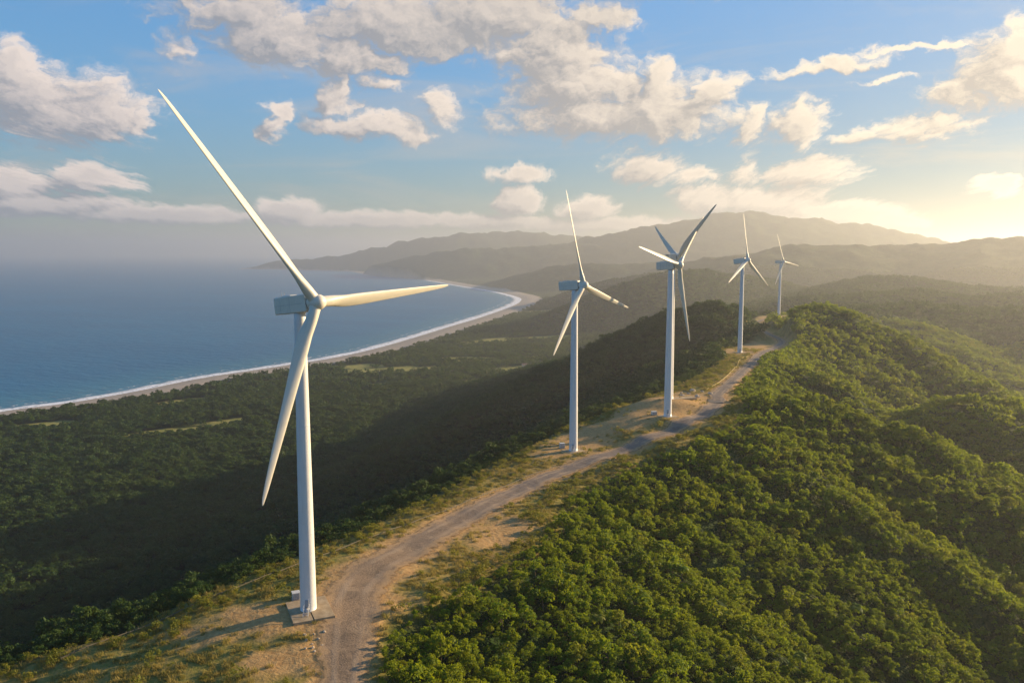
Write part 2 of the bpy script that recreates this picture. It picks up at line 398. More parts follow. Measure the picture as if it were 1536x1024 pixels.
# ------------------------------------------------------------------ road
def mat_road():
    m, nt, out = material('packed_earth_road')
    g = nt.new('ShaderNodeNewGeometry').outputs['Position']
    u = nt.attr('across')                    # -1..1
    n1 = nt.noise(g, .35, 5, .6).outputs['Fac']; n2 = nt.noise(g, 2.2, 5, .65).outputs['Fac']
    n3 = nt.noise(g, .06, 3, .5).outputs['Fac']
    col = nt.mix(nt.ramp(n2, .3, .7), (.20, .138, .086), (.32, .225, .14))
    far = nt.attr('asphalt')
    grey = nt.mix(nt.ramp(n2, .3, .7), (.15, .12, .10), (.23, .185, .15))
    col = nt.mix(far, col, grey)
    au = nt.m('ABSOLUTE', u)
    st = nt.noise(g, .22, 5, .7, dist=.8).outputs['Fac']
    col = nt.mix(nt.ramp(st, .50, .66, 0, .55), col, (.13, .095, .065))
    col = nt.mix(nt.ramp(st, .46, .34, 0, .5), col, (.42, .30, .18))
    n4 = nt.noise(g, .11, 4, .6).outputs['Fac']
    w = nt.m('ADD', nt.m('ADD', au, nt.m('MULTIPLY', nt.m('SUBTRACT', n1, .5), .7)), nt.m('MULTIPLY', nt.m('SUBTRACT', n4, .5), .8))
    rut = nt.m('SUBTRACT', 1.0, nt.ramp(nt.m('ABSOLUTE', nt.m('SUBTRACT', nt.m('ADD', au, nt.m('MULTIPLY', nt.m('SUBTRACT', n3, .5), .25)), .36)), .04, .16))
    col = nt.mix(nt.m('MULTIPLY', rut, nt.ramp(n3, .35, .65, .12, .5)), col, (.40, .30, .20))
    shoulder = nt.ramp(w, .45, .75)
    col = nt.mix(shoulder, col, nt.mix(n2, (.34, .215, .11), (.46, .31, .16)))
    p = principled(nt, None, col, .95, .15, nt.bump(nt.m('ADD', nt.m('MULTIPLY', n2, .5), nt.m('MULTIPLY', rut, -.08)), .8, .4))
    tr = nt.new('ShaderNodeBsdfTransparent')
    mx = nt.new('ShaderNodeMixShader')
    nt.put(mx.inputs[0], nt.m('MAXIMUM', nt.ramp(w, .66, .98), nt.ramp(au, .86, 1.0))); nt.l.new(p.outputs[0], mx.inputs[1]); nt.l.new(tr.outputs[0], mx.inputs[2])
    nt.l.new(mx.outputs[0], out.inputs[0])
    return m
def ribbon(name, line, widths, offs, lift, mat, n=9, extra=None):
    line = np.asarray(line); d = np.gradient(line[:, :2], axis=0); d /= np.linalg.norm(d, axis=1)[:, None]
    nrm = np.stack([d[:, 1], -d[:, 0]], -1)
    u = np.linspace(-1, 1, n)
    xy = line[:, None, :2] + nrm[:, None]*((u[None, :]*widths[:, None]/2)+offs[:, None])[..., None]
    z = height(xy[..., 0], xy[..., 1]) + lift(xy)
    V = np.concatenate([xy, z[..., None]], -1).reshape(-1, 3)
    m = len(line)
    i = np.arange(m-1)[:, None]*n; j = np.arange(n-1)[None]
    F = np.stack([i+j, i+j+1, i+n+j+1, i+n+j], -1).reshape(-1, 4)
    me = np_mesh(name, V, F[:, ::-1], True, mat)
    fattr(me, 'across', np.tile(u, m))
    if extra is not None: fattr(me, 'asphalt', np.repeat(extra, n))
    return link(name, me)
rw = np.interp(road_s[:, 1], [90, 170, 215, 260, 330, 500, 700, 1200], [13, 13, 20, 17, 13, 10.5, 10.5, 9])
asp = np.interp(road_s[:, 1], [230, 340, 1200], [0.0, 1.0, 1.0])
o = ribbon('road', road_s, rw, np.zeros(len(rw)), lambda xy: .10+.0004*np.hypot(xy[..., 0], xy[..., 1]), mat_road(), 11, asp)
tag(o, 'winding packed earth track along the ridge crest', 'road', kind='structure')

# ------------------------------------------------------------------ sea
def mat_sea():
    m, nt, out = material('sea_water')
    g = nt.new('ShaderNodeNewGeometry').outputs['Position']
    rot = nt.new('ShaderNodeVectorRotate', rotation_type='Z_AXIS'); nt.put(rot.inputs['Vector'], g); rot.inputs['Angle'].default_value = R(25)
    st = nt.vm('MULTIPLY', rot.outputs[0], (.35, 1.0, 1.0))
    sw = nt.noise(st, .045, 3, .6).outputs['Fac']; ch = nt.noise(st, .22, 4, .65).outputs['Fac']
    big = nt.noise(st, .0035, 4, .6).outputs['Fac']
    shallow = nt.attr('shore')
    col = nt.mix(nt.ramp(big, .35, .7), (.002, .110, .225), (.005, .140, .265))
    col = nt.mix(nt.ramp(ch, .40, .72), col, nt.mix(.5, col, (.05, .19, .31)))
    col = nt.mix(nt.m('MULTIPLY', shallow, .8), col, (.05, .21, .26))
    h = nt.m('ADD', nt.m('MULTIPLY', sw, 3.2), nt.m('MULTIPLY', ch, 1.1))
    p = principled(nt, out, col, .4, .12, nt.bump(h, .9, 1.0))
    p.inputs['IOR'].default_value = 1.33
    return m
def build_sea():
    az = np.radians(np.r_[np.arange(-180, -50, 5.0), np.arange(-50, 50, .5), np.arange(50, 180, 5.0)])
    rr = [300.0]
    while rr[-1] < 42000: rr.append(rr[-1]*1.02)
    rr = np.array(rr)
    A, Q = np.meshgrid(az, rr)
    x = (np.sin(A)*Q).ravel(); y = (np.cos(A)*Q).ravel()
    d = np.empty_like(x)
    for i in range(0, len(x), 60000): d[i:i+60000] = seg_dist(x[i:i+60000], y[i:i+60000], coast_c)
    na, nr = len(az), len(rr)
    i = np.arange(nr-1)[:, None]*na; j = np.arange(na)[None]; jn = (j+1) % na
    F = np.stack([i+j, i+jn, i+na+jn, i+na+j], -1).reshape(-1, 4)[:, ::-1]
    me = np_mesh('sea', np.stack([x, y, 0*x], -1), F, True, mat_sea())
    fattr(me, 'shore', sstep(260, 30, d)*.6)
    tag(link('sea', me), 'blue sea filling the wide bay', 'sea', kind='structure')
build_sea()

def mat_surf():
    m, nt, out = material('surf_foam')
    g = nt.new('ShaderNodeNewGeometry').outputs['Position']
    t = nt.attr('across')                    # 0 at the sand .. 1 offshore
    n1 = nt.noise(g, .02, 4, .6).outputs['Fac']; n2 = nt.noise(g, .11, 5, .7).outputs['Fac']
    tt = nt.m('ADD', t, nt.m('MULTIPLY', nt.m('SUBTRACT', n1, .5), .35))
    edge = nt.m('SUBTRACT', 1.0, nt.ramp(tt, .14, .36))
    lines = nt.m('ADD', nt.m('MULTIPLY', nt.m('SINE', nt.m('MULTIPLY', tt, 17.0)), .5), .5)
    brk = nt.m('MULTIPLY', nt.m('MULTIPLY', nt.ramp(lines, .72, .95), nt.ramp(n2, .52, .62)), nt.m('SUBTRACT', 1.0, nt.ramp(tt, .6, .95)))
    a = nt.m('MAXIMUM', nt.m('MULTIPLY', edge, nt.ramp(n2, .25, .52)), brk)
    p = principled(nt, None, (.86, .87, .88), .9, .2)
    tr = nt.new('ShaderNodeBsdfTransparent'); mx = nt.new('ShaderNodeMixShader')
    nt.put(mx.inputs[0], a); nt.l.new(tr.outputs[0], mx.inputs[1]); nt.l.new(p.outputs[0], mx.inputs[2])
    nt.l.new(mx.outputs[0], out.inputs[0])
    return m
def build_surf():
    sel = (coast_s[:, 1] > 100) & (coast_s[:, 1] < 9000) 
    L = resample(coast_s[sel], 12.0)
    d = np.gradient(L, axis=0); d /= np.linalg.norm(d, axis=1)[:, None]
    # smooth the heading so the strip does not fold
    k = np.ones(41)/41
    d = np.stack([np.convolve(np.pad(d[:, i], 20, 'edge'), k, 'valid') for i in (0, 1)], -1); d /= np.linalg.norm(d, axis=1)[:, None]
    nrm = np.stack([-d[:, 1], d[:, 0]], -1)  # seaward
    W = np.interp(L[:, 1], [0, 1200, 2200, 3000, 4000, 9000], [80, 95, 120, 145, 165, 110])
    u = np.linspace(0, 1, 14)
    xy = L[:, None] + nrm[:, None]*(-6 + u[None]*W[:, None])[..., None]
    V = np.concatenate([xy, np.broadcast_to(.45-.25*u[None, :, None], (*xy.shape[:2], 1))], -1).reshape(-1, 3)
    m, n = len(L), 14
    i = np.arange(m-1)[:, None]*n; j = np.arange(n-1)[None]
    F = np.stack([i+j, i+n+j, i+n+j+1, i+j+1], -1).reshape(-1, 4)[:, ::-1]
    me = np_mesh('surf', V, F, True, mat_surf()); fattr(me, 'across', np.tile(u, m))
    tag(link('surf', me), 'white surf breaking along the curved beach', 'surf', kind='stuff')
build_surf()

# ------------------------------------------------------------------ vegetation
def mat_leaf(name, dark, light, yellow, trans=.35, var=.0):
    m, nt, out = material(name)
    rnd = nt.new('ShaderNodeObjectInfo').outputs['Random']
    g = nt.new('ShaderNodeNewGeometry')
    n = nt.noise(g.outputs['Position'], .9, 3, .6).outputs['Fac']
    nb = nt.noise(g.outputs['Position'], .018, 4, .6).outputs['Fac']
    c = nt.mix(nt.ramp(rnd, 0, .8, smooth=False), dark, light)
    c = nt.mix(nt.ramp(rnd, .90, .93, 0, var), c, (.20, .13, .03))
    c = nt.mix(nt.ramp(n, .4, .75, 0, .6), c, yellow)
    c = nt.mix(nt.ramp(nb, .45, .66, 0, .45), c, yellow)
    d = nt.new('ShaderNodeBsdfPrincipled'); nt.put(d.inputs['Base Color'], c)
    d.inputs['Roughness'].default_value = .6; d.inputs['Specular IOR Level'].default_value = .22
    t = nt.new('ShaderNodeBsdfTranslucent')
    nt.put(t.inputs['Color'], nt.mix(.55, c, yellow))
    mx = nt.new('ShaderNodeMixShader'); mx.inputs[0].default_value = trans
    nt.l.new(d.outputs[0], mx.inputs[1]); nt.l.new(t.outputs[0], mx.inputs[2]); nt.l.new(mx.outputs[0], out.inputs[0])
    return m
M_LEAF = mat_leaf('broadleaf_foliage', (.026, .098, .004), (.115, .225, .006), (.31, .33, .008), .5, .5)
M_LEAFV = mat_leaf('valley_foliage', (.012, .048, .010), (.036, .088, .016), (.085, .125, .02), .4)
M_GRASSB = mat_leaf('dry_grass_blades', (.17, .18, .03), (.30, .24, .06), (.38, .29, .08), .45)
M_SHRUB = mat_leaf('shrub_foliage', (.09, .13, .014), (.17, .19, .02), (.28, .24, .025), .45)
mb, nb_, ob = material('bark'); principled(nb_, ob, nb_.mix(nb_.noise(None, 6, 4).outputs['Fac'], (.09, .065, .045), (.17, .13, .09)), .9, .2); M_BARK = mb

def leaf_cloud(centres, radii, per, size, r, flat=.8):
    """many small leaf faces on the outside of several clumps"""
    V = []; 
    for c, cr in zip(centres, radii):
        n = max(6, int(per*cr*cr))
        d = r.normal(size=(n, 3)); d /= np.linalg.norm(d, axis=1)[:, None]
        d[:, 2] = np.where(d[:, 2] < -.35, -d[:, 2], d[:, 2])
        rad = cr*(.55+.5*r.random(n)**.6)
        P = c + d*rad[:, None]*np.array([1, 1, flat])
        nrm = d + .75*r.normal(size=(n, 3)); nrm /= np.linalg.norm(nrm, axis=1)[:, None]
        t = np.cross(nrm, r.normal(size=(n, 3))); t /= np.linalg.norm(t, axis=1)[:, None]
        b = np.cross(nrm, t)
        s = size*(.6+.8*r.random(n))[:, None]
        l = s*(.9+.7*r.random((n, 1)))
        V.append(np.stack([P-t*l*.7, P-b*s*.45+nrm*s*.08, P+t*l*.7, P+b*s*.45+nrm*s*.08], 1))
    V = np.concatenate(V)
    return V.reshape(-1, 3), np.arange(len(V)*4).reshape(-1, 4)

def crown_mesh(seed, h, rad, lobes, per, size, mat, flat=.8, lr=(.20, .26)):
    r = np.random.default_rng(seed)
    cs, rs = [], []
    for i in range(lobes):
        a = r.random()*2*math.pi; q = rad*math.sqrt(r.random())*.95
        top = math.sqrt(max(0, 1-(q/rad)**2))
        z = h*(.30+.66*(.25+.75*top)*(.30+.80*r.random()))
        cs.append((q*math.cos(a), q*math.sin(a), z)); rs.append(rad*(lr[0]+lr[1]*r.random()))
    V, F = leaf_cloud(np.array(cs), rs, per, size, r, flat)
    return np_mesh('crown', V, F, False, mat), cs
def trunk_mesh(h, cs, r0):
    bm = bmesh.new()
    add_tube(bm, (0, 0, -.8), (0, 0, h*.4), r0, r0*.65, 7)
    for c in cs[:5]: add_tube(bm, (0, 0, h*.33), (c[0]*.9, c[1]*.9, c[2]), r0*.5, r0*.15, 5)
    me = bpy.data.meshes.new('trunk'); bm.to_mesh(me); bm.free(); me.materials.append(M_BARK)
    return me

PROTO = bpy.data.collections.new('foliage_kinds')      # never linked to the scene: only a source of shapes
def proto_col(name, meshes):
    c = bpy.data.collections.new(name)
    for i, me in enumerate(meshes):
        c.objects.link(bpy.data.objects.new('%s_shape_%02d' % (name, i), me))
    return c

near_tr = []
for s in range(7):
    h = 3.6+(.37*s) % 1.6 + (s % 3)*.9; rad = 2.3+.34*(s % 4)
    near_tr.append((h, rad, *crown_mesh(100+s, h, rad, 19+3*(s % 3), 50, .34, M_LEAF, .8, (.17, .20))))
near_tr = [(h, rad, me, trunk_mesh(h, cs, .16)) for h, rad, me, cs in near_tr]
mid_tr = [crown_mesh(200+s, 3.8+.55*s, 2.7+.25*(s % 3), 14, 22, .52, M_LEAF, .8, (.18, .22))[0] for s in range(5)]
far_tr = [crown_mesh(300+s, 6.5+.5*s, 4.2+.3*(s % 3), 11, 5.5, 1.05, M_LEAF)[0] for s in range(4)]
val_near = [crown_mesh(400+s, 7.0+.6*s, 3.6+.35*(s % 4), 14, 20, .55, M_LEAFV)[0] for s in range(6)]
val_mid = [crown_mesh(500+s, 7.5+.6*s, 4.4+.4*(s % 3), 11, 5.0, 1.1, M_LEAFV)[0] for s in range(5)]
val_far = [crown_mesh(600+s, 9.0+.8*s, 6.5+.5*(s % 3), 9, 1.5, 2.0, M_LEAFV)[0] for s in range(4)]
def tuft_mesh(seed, n, h, spread, w, mat):
    r = np.random.default_rng(seed); V = []
    a = r.random(n)*2*math.pi; q = spread*np.sqrt(r.random(n))
    for i in range(n):
        p = np.array([q[i]*math.cos(a[i]), q[i]*math.sin(a[i]), -.05]); b = r.random()*2*math.pi
        lean = np.array([math.cos(b), math.sin(b), 0])*h*(.15+.5*r.random()); hh = h*(.5+.7*r.random())
        s = np.array([-math.sin(b), math.cos(b), 0])*w
        V.append([p-s, p+s, p+lean*.5+s*.7+[0, 0, hh*.65], p+lean*.5-s*.7+[0, 0, hh*.65]])
        V.append([p+lean*.5-s*.7+[0, 0, hh*.65], p+lean*.5+s*.7+[0, 0, hh*.65], p+lean+s*.15+[0, 0, hh], p+lean-s*.15+[0, 0, hh]])
    V = np.array(V).reshape(-1, 3)
    return np_mesh('grass', V, np.arange(len(V)).reshape(-1, 4), False, mat)
grass_t = [tuft_mesh(700+s, 46, .40+.10*s, .8, .05, M_GRASSB) for s in range(4)]
def shrub_mesh(seed, s):
    r = np.random.default_rng(seed)
    k = 7; cs = np.stack([r.normal(0, .42*s, k), r.normal(0, .42*s, k), s*(.3+.5*r.random(k))], -1)
    V, F = leaf_cloud(cs, list(s*(.3+.25*r.random(k))), 95/s/s*1.4, .17*math.sqrt(s), r, .85)
    return np_mesh('shrub', V, F, False, M_SHRUB)
shrub_t = [shrub_mesh(800+s, .9+.25*s) for s in range(5)]

def scatter(name, pts, zs, scale, kinds, label, cat):
    """one uncountable mass, drawn by geometry nodes on loose points"""
    me = bpy.data.meshes.new(name)
    me.vertices.add(len(pts))
    me.vertices.foreach_set('co', np.c_[pts, zs].astype(np.float32).ravel())
    fattr(me, 'size', scale)
    fattr(me, 'turn', rng.random(len(pts))*6.283)
    fattr(me, 'tall', .85+.35*rng.random(len(pts)))
    a = me.attributes.new('pick', 'INT', 'POINT'); a.data.foreach_set('value', rng.integers(0, len(kinds), len(pts)).astype(np.int32))
    o = link(name, me)
    ng = bpy.data.node_groups.new(name+'_scatter', 'GeometryNodeTree')
    ng.interface.new_socket('Geometry', in_out='INPUT', socket_type='NodeSocketGeometry')
    ng.interface.new_socket('Geometry', in_out='OUTPUT', socket_type='NodeSocketGeometry')
    N, L = ng.nodes, ng.links
    gi, go = N.new('NodeGroupInput'), N.new('NodeGroupOutput')
    ci = N.new('GeometryNodeCollectionInfo'); ci.inputs['Collection'].default_value = proto_col(name+'_kinds', kinds)
    ci.inputs['Separate Children'].default_value = True; ci.inputs['Reset Children'].default_value = True
    ip = N.new('GeometryNodeInstanceOnPoints'); ip.inputs['Pick Instance'].default_value = True
    def na(nm, dt='FLOAT'):
        n = N.new('GeometryNodeInputNamedAttribute'); n.data_type = dt; n.inputs['Name'].default_value = nm; return n.outputs['Attribute']
    L.new(gi.outputs[0], ip.inputs['Points']); L.new(ci.outputs[0], ip.inputs['Instance']); L.new(na('pick', 'INT'), ip.inputs['Instance Index'])
    cr = N.new('ShaderNodeCombineXYZ'); L.new(na('turn'), cr.inputs[2])
    er = N.new('FunctionNodeEulerToRotation'); L.new(cr.outputs[0], er.inputs[0]); L.new(er.outputs[0], ip.inputs['Rotation'])
    cs = N.new('ShaderNodeCombineXYZ'); sz = na('size'); L.new(sz, cs.inputs[0]); L.new(sz, cs.inputs[1])
    mu = N.new('ShaderNodeMath'); mu.operation = 'MULTIPLY'; L.new(sz, mu.inputs[0]); L.new(na('tall'), mu.inputs[1]); L.new(mu.outputs[0], cs.inputs[2])
    L.new(cs.outputs[0], ip.inputs['Scale']); L.new(ip.outputs[0], go.inputs[0])
    md = o.modifiers.new('scatter', 'NODES'); md.node_group = ng
    tag(o, label, cat, kind='stuff')
    return o

def jgrid(r0, r1, step, half=40):
    """jittered grid over a wedge ahead of the viewpoint"""
    xm = math.sin(R(half))*r1
    gx = np.arange(-xm, xm, step); gy = np.arange(0, r1, step)
    X, Y = np.meshgrid(gx, gy); X = X.ravel(); Y = Y.ravel()
    r = np.hypot(X, Y); k = (r > r0) & (r < r1) & (np.abs(np.arctan2(X, Y)) < R(half))
    X, Y = X[k], Y[k]
    return X+step*(rng.random(len(X))-.5)*1.1, Y+step*(rng.random(len(X))-.5)*1.1

def right_side(x, y):
    """on the sunlit flank (right of the crest)?"""
    yy = road_s[:, 1]; o_ = np.argsort(yy)
    cx = np.interp(y, yy[o_], road_s[o_, 0])
    return x > cx
def visible(x, y, z):
    """drop points that the ground itself hides from a wide range of viewpoints"""
    keep = np.ones(len(x), bool)
    for t in np.linspace(.25, .97, 16):
        zz = ZC+40+(z+14-ZC-40)*t
        keep &= height(x*t, y*t) < zz+2
    return keep
def plant(r0, r1, step):
    x, y = jgrid(r0, r1, step)
    z, dc, sd = height(x, y, True)
    g, b, f = masks(x, y, sd)
    rd = seg_dist(x, y, road_s[::4])
    k = (dc > 98+18*fbm(x/40, y/40, 2)+.009*np.clip(y-1500, 0, 2500)) & (f < .45) & (sd > 2.5+3*fbm(x/15, y/15, 2)) & (rd > 7)
    x, y, z = x[k], y[k], z[k]
    k = visible(x, y, z)
    return x[k], y[k], z[k], sd[:len(k)][:0]

# --- sunlit slope: the largest 300 as trees of their own, the rest one mass
x, y, z, _ = plant(95, 620, 2.75)
rs = right_side(x, y) | (y < 120)
nx, ny, nz = x[rs], y[rs], z[rs]
lump = fbm(nx/11, ny/11, 3)
nsc = np.clip(.70+.58*lump+.45*(rng.random(len(nx))-.5)+.65*(rng.random(len(nx))>.962), .36, 1.95)
keep = rng.random(len(nx)) < np.clip(.92+.9*lump, .34, 1)
nx, ny, nz, nsc = nx[keep], ny[keep], nz[keep], nsc[keep]
# near edge of the clearing: lower growth
_, _, sdn = height(nx, ny, True)
nsc = nsc*(.55+.45*sstep(2, 16, sdn))
PIT = math.atan(136/1200)
def in_frame(x, y, z, mg=0.0):
    zz = z+2-ZC; fw = math.cos(PIT)*y-math.sin(PIT)*zz; up = math.sin(PIT)*y+math.cos(PIT)*zz
    return (np.abs(x/fw) < .64-mg) & (np.abs(up/fw) < .4267-mg)
fr = in_frame(nx, ny, nz)
app = np.where(fr, nsc/np.sqrt(nx**2+ny**2+(nz-ZC)**2), 0)
solo = np.argsort(-app)[:300]
rest = np.ones(len(nx), bool); rest[solo] = False
GROUP_T = 'bushy trees low on the sunlit slope'
# a few palms standing out of the thicket
def palm_parts():
    r = np.random.default_rng(77); V = []
    for q in range(22):
        a = q*2.39996+r.random()*.4; up = r.uniform(.15, 1.15); L = r.uniform(2.6, 3.5)
        p = np.zeros(3); el_ = up
        side = np.array([-math.sin(a), math.cos(a), 0])
        for k in range(9):
            d = np.array([math.cos(a)*math.cos(el_), math.sin(a)*math.cos(el_), math.sin(el_)])
            n_ = p+d*L/9; el_ -= .2
            w = .62*math.sin((k+1)/10*math.pi)+.1
            for sg in (-1, 1):
                dr = side*sg*w+d*.28-np.array([0, 0, .16*w])
                V.append([p, p+dr*.9, n_+dr, n_])
            p = n_
    V = np.array(V).reshape(-1, 3); V[:, 2] += 6.4
    cm = np_mesh('crown', V, np.arange(len(V)).reshape(-1, 4), False, M_LEAF)
    bm = bmesh.new(); add_tube(bm, (0, 0, -1), (.2, .1, 3.2), .19, .15, 8); add_tube(bm, (.2, .1, 3.2), (0, 0, 6.5), .15, .12, 8)
    tm = bpy.data.meshes.new('trunk'); bm.to_mesh(tm); bm.free(); tm.materials.append(M_BARK)
    return cm, tm
pcm, ptm = palm_parts()
for (px_, py_, sc__) in ((68, 203, .95), (88, 232, .85), (42, 196, .8), (104, 225, .9), (58, 262, .85), (126, 280, 1.0), (24, 214, .75)):
    root = empty('palm_tree', (px_, py_, gz(px_, py_)-.3), px_); root.scale = (sc__,)*3
    tag(root, 'slender palm with feathery fronds rising above the bushy canopy of the right slope', 'palm tree', 'palms on the sunlit slope')
    link('crown', pcm, root); link('trunk', ptm, root)
for n_, i in enumerate(solo):
    h, rad, cme, tme = near_tr[n_ % len(near_tr)]
    root = empty('broadleaf_tree', (nx[i], ny[i], nz[i]-.25), random.random()*6.28)
    s = float(nsc[i]); root.scale = (s, s, s*random.uniform(.85, 1.2))
    tag(root, 'bushy yellow-green tree in the nearest part of the sunlit right slope', 'tree', GROUP_T)
    link('crown', cme, root); link('trunk', tme, root)
d_ = np.hypot(nx, ny)
a = rest & (d_ < 330); b = rest & (d_ >= 330)
scatter('forest_canopy', np.c_[nx, ny][a], nz[a]-.25, nsc[a], [t[2] for t in near_tr], 'dense bushy forest cover over the near sunlit slope', 'forest')
scatter('forest_canopy', np.c_[nx, ny][b], nz[b]-.3, nsc[b]*1.05, mid_tr, 'green forest cover on the spur beyond the bend', 'forest')
# --- left flank and valley near
lx, ly, lz_ = x[~rs], y[~rs], z[~rs]
k = rng.random(len(lx)) < .30
lx, ly, lz_ = lx[k], ly[k], lz_[k]
lsc = np.clip(.8+.5*fbm(lx/25, ly/25, 3)+.35*(rng.random(len(lx))-.5), .4, 1.5)
_, _, sdl = height(lx, ly, True); lsc *= .45+.55*sstep(2, 30, sdl)
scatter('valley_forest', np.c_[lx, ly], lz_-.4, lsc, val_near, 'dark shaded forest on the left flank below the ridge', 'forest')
# --- middle distance
x, y, z, _ = plant(620, 1500, 6.4)
rs = right_side(x, y)
sc_ = np.clip(.85+.5*fbm(x/28, y/28, 3)+.35*(rng.random(len(x))-.5), .4, 1.5)
scatter('hill_forest', np.c_[x, y][rs], z[rs]-.4, sc_[rs], far_tr, 'hazy green forest over the hills beyond the fourth turbine', 'forest')
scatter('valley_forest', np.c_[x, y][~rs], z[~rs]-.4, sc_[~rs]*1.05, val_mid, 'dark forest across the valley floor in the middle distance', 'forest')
# --- far plain and hills
x, y, z, _ = plant(1500, 4300, 12.5)
sc_ = np.clip(.8+.5*fbm(x/60, y/60, 3)+.35*(rng.random(len(x))-.5), .4, 1.4)
scatter('plain_forest', np.c_[x, y], z-.8, sc_, val_far, 'hazy far forest covering the coastal plain and low hills', 'forest')

# --- grass and shrubs on the crest
gx, gy = jgrid(120, 760, 1.25, 38)
near_pl = inside(poly_plateau + 0, gx, gy) | (seg_dist(gx, gy, poly_plateau[list(range(len(poly_plateau)))+[0]]) < 7)
gx, gy = gx[near_pl], gy[near_pl]
z, dc, sd = height(gx, gy, True)
g, b, f = masks(gx, gy, sd); rd = seg_dist(gx, gy, road_s[::2])
rwid = np.interp(gy, road_s[:, 1], rw)
dens = g*(1-b*.95)*(rd > rwid*.40)*np.clip(.42+1.2*fbm(gx/6, gy/6, 3), .03, 1)
dens *= np.min([np.hypot(gx-t[0], gy-t[1]) > 6 for t in (T1, T2, T3, T3B, T4)], axis=0)
k = rng.random(len(gx)) < dens
scatter('grass', np.c_[gx, gy][k], z[k], .8+.7*rng.random(k.sum()), grass_t, 'dry yellow-green grass on the ridge crest', 'grass')
edge = np.exp(-((sd+3)/4.5)**2)
dens = g*(1-b)*(rd > rwid*.6)*np.clip(.10+.42*edge+.6*fbm(gx/9+4, gy/9, 3)-.05, 0, .5)*.42
dens *= np.min([np.hypot(gx-t[0], gy-t[1]) > 8 for t in (T1, T2, T3, T3B, T4)], axis=0)
k = rng.random(len(gx)) < dens
sx, sy, sz = gx[k], gy[k], z[k]
ssc = .6+.8*rng.random(len(sx))
fr = in_frame(sx, sy, sz)
app = np.where(fr, ssc/np.hypot(sx, sy), 0); od = np.argsort(-app); solo = od[:150]
for n_, i in enumerate(solo):
    o = link('shrub', shrub_t[n_ % 5]); o.location = (sx[i], sy[i], sz[i]); o.rotation_euler[2] = random.random()*6.28
    s = float(ssc[i]); o.scale = (s, s, s)
    tag(o, 'low leafy shrub in the grassy band around the nearest clearing', 'shrub', 'shrubs on the grassy crest')
rest = np.ones(len(sx), bool); rest[solo] = False
scatter('scrub', np.c_[sx, sy][rest], sz[rest], ssc[rest], shrub_t, 'scrub along the edges of the ridge clearing further off', 'scrub')

# ------------------------------------------------------------------ wind turbines
def paint(name, col, rough=.4, dirt=.12):
    m, nt, out = material(name)
    g = nt.new('ShaderNodeTexCoord').outputs['Object']
    st = nt.noise(nt.vm('MULTIPLY', g, (1, 1, .06)), 2.2, 5, .6).outputs['Fac']
    sp = nt.noise(g, .45, 4, .6).outputs['Fac']
    c = nt.mix(nt.m('MULTIPLY', nt.ramp(st, .48, .78), dirt*2), col, tuple(k*.55 for k in col))
    c = nt.mix(nt.m('MULTIPLY', nt.ramp(sp, .45, .7), dirt), c, (col[0]*.8, col[1]*.74, col[2]*.62))
    principled(nt, out, c, rough, .4)
    return m
M_TOWER = paint('white_tower_paint', (.70, .70, .69), .42)
M_BLADE = paint('blade_gelcoat', (.68, .63, .52), .38, .10)
M_BLADE_OLD = paint('aged_blade_gelcoat', (.68, .63, .52), .4, .14)
M_NAC = paint('nacelle_fibreglass', (.72, .67, .57), .45, .14)
M_DARK = paint('dark_rubber_seal', (.05, .05, .055), .6)
M_STEEL = paint('galvanised_steel', (.42, .43, .44), .5)
M_CAB = paint('cabinet_paint', (.58, .57, .52), .5, .2)
M_GREYP = paint('grey_door_paint', (.33, .35, .37), .5)
def mat_concrete():
    m, nt, out = material('weathered_concrete')
    g = nt.new('ShaderNodeNewGeometry').outputs['Position']
    a = nt.noise(g, .5, 5, .65).outputs['Fac']; b = nt.noise(g, 4, 4, .6).outputs['Fac']
    c = nt.mix(nt.ramp(a, .35, .68), (.32, .235, .135), (.44, .34, .215))
    c = nt.mix(nt.ramp(b, .5, .8, 0, .5), c, (.24, .19, .13))
    principled(nt, out, c, .9, .2, nt.bump(b, .3, .05)); return m
M_CONC = mat_concrete()

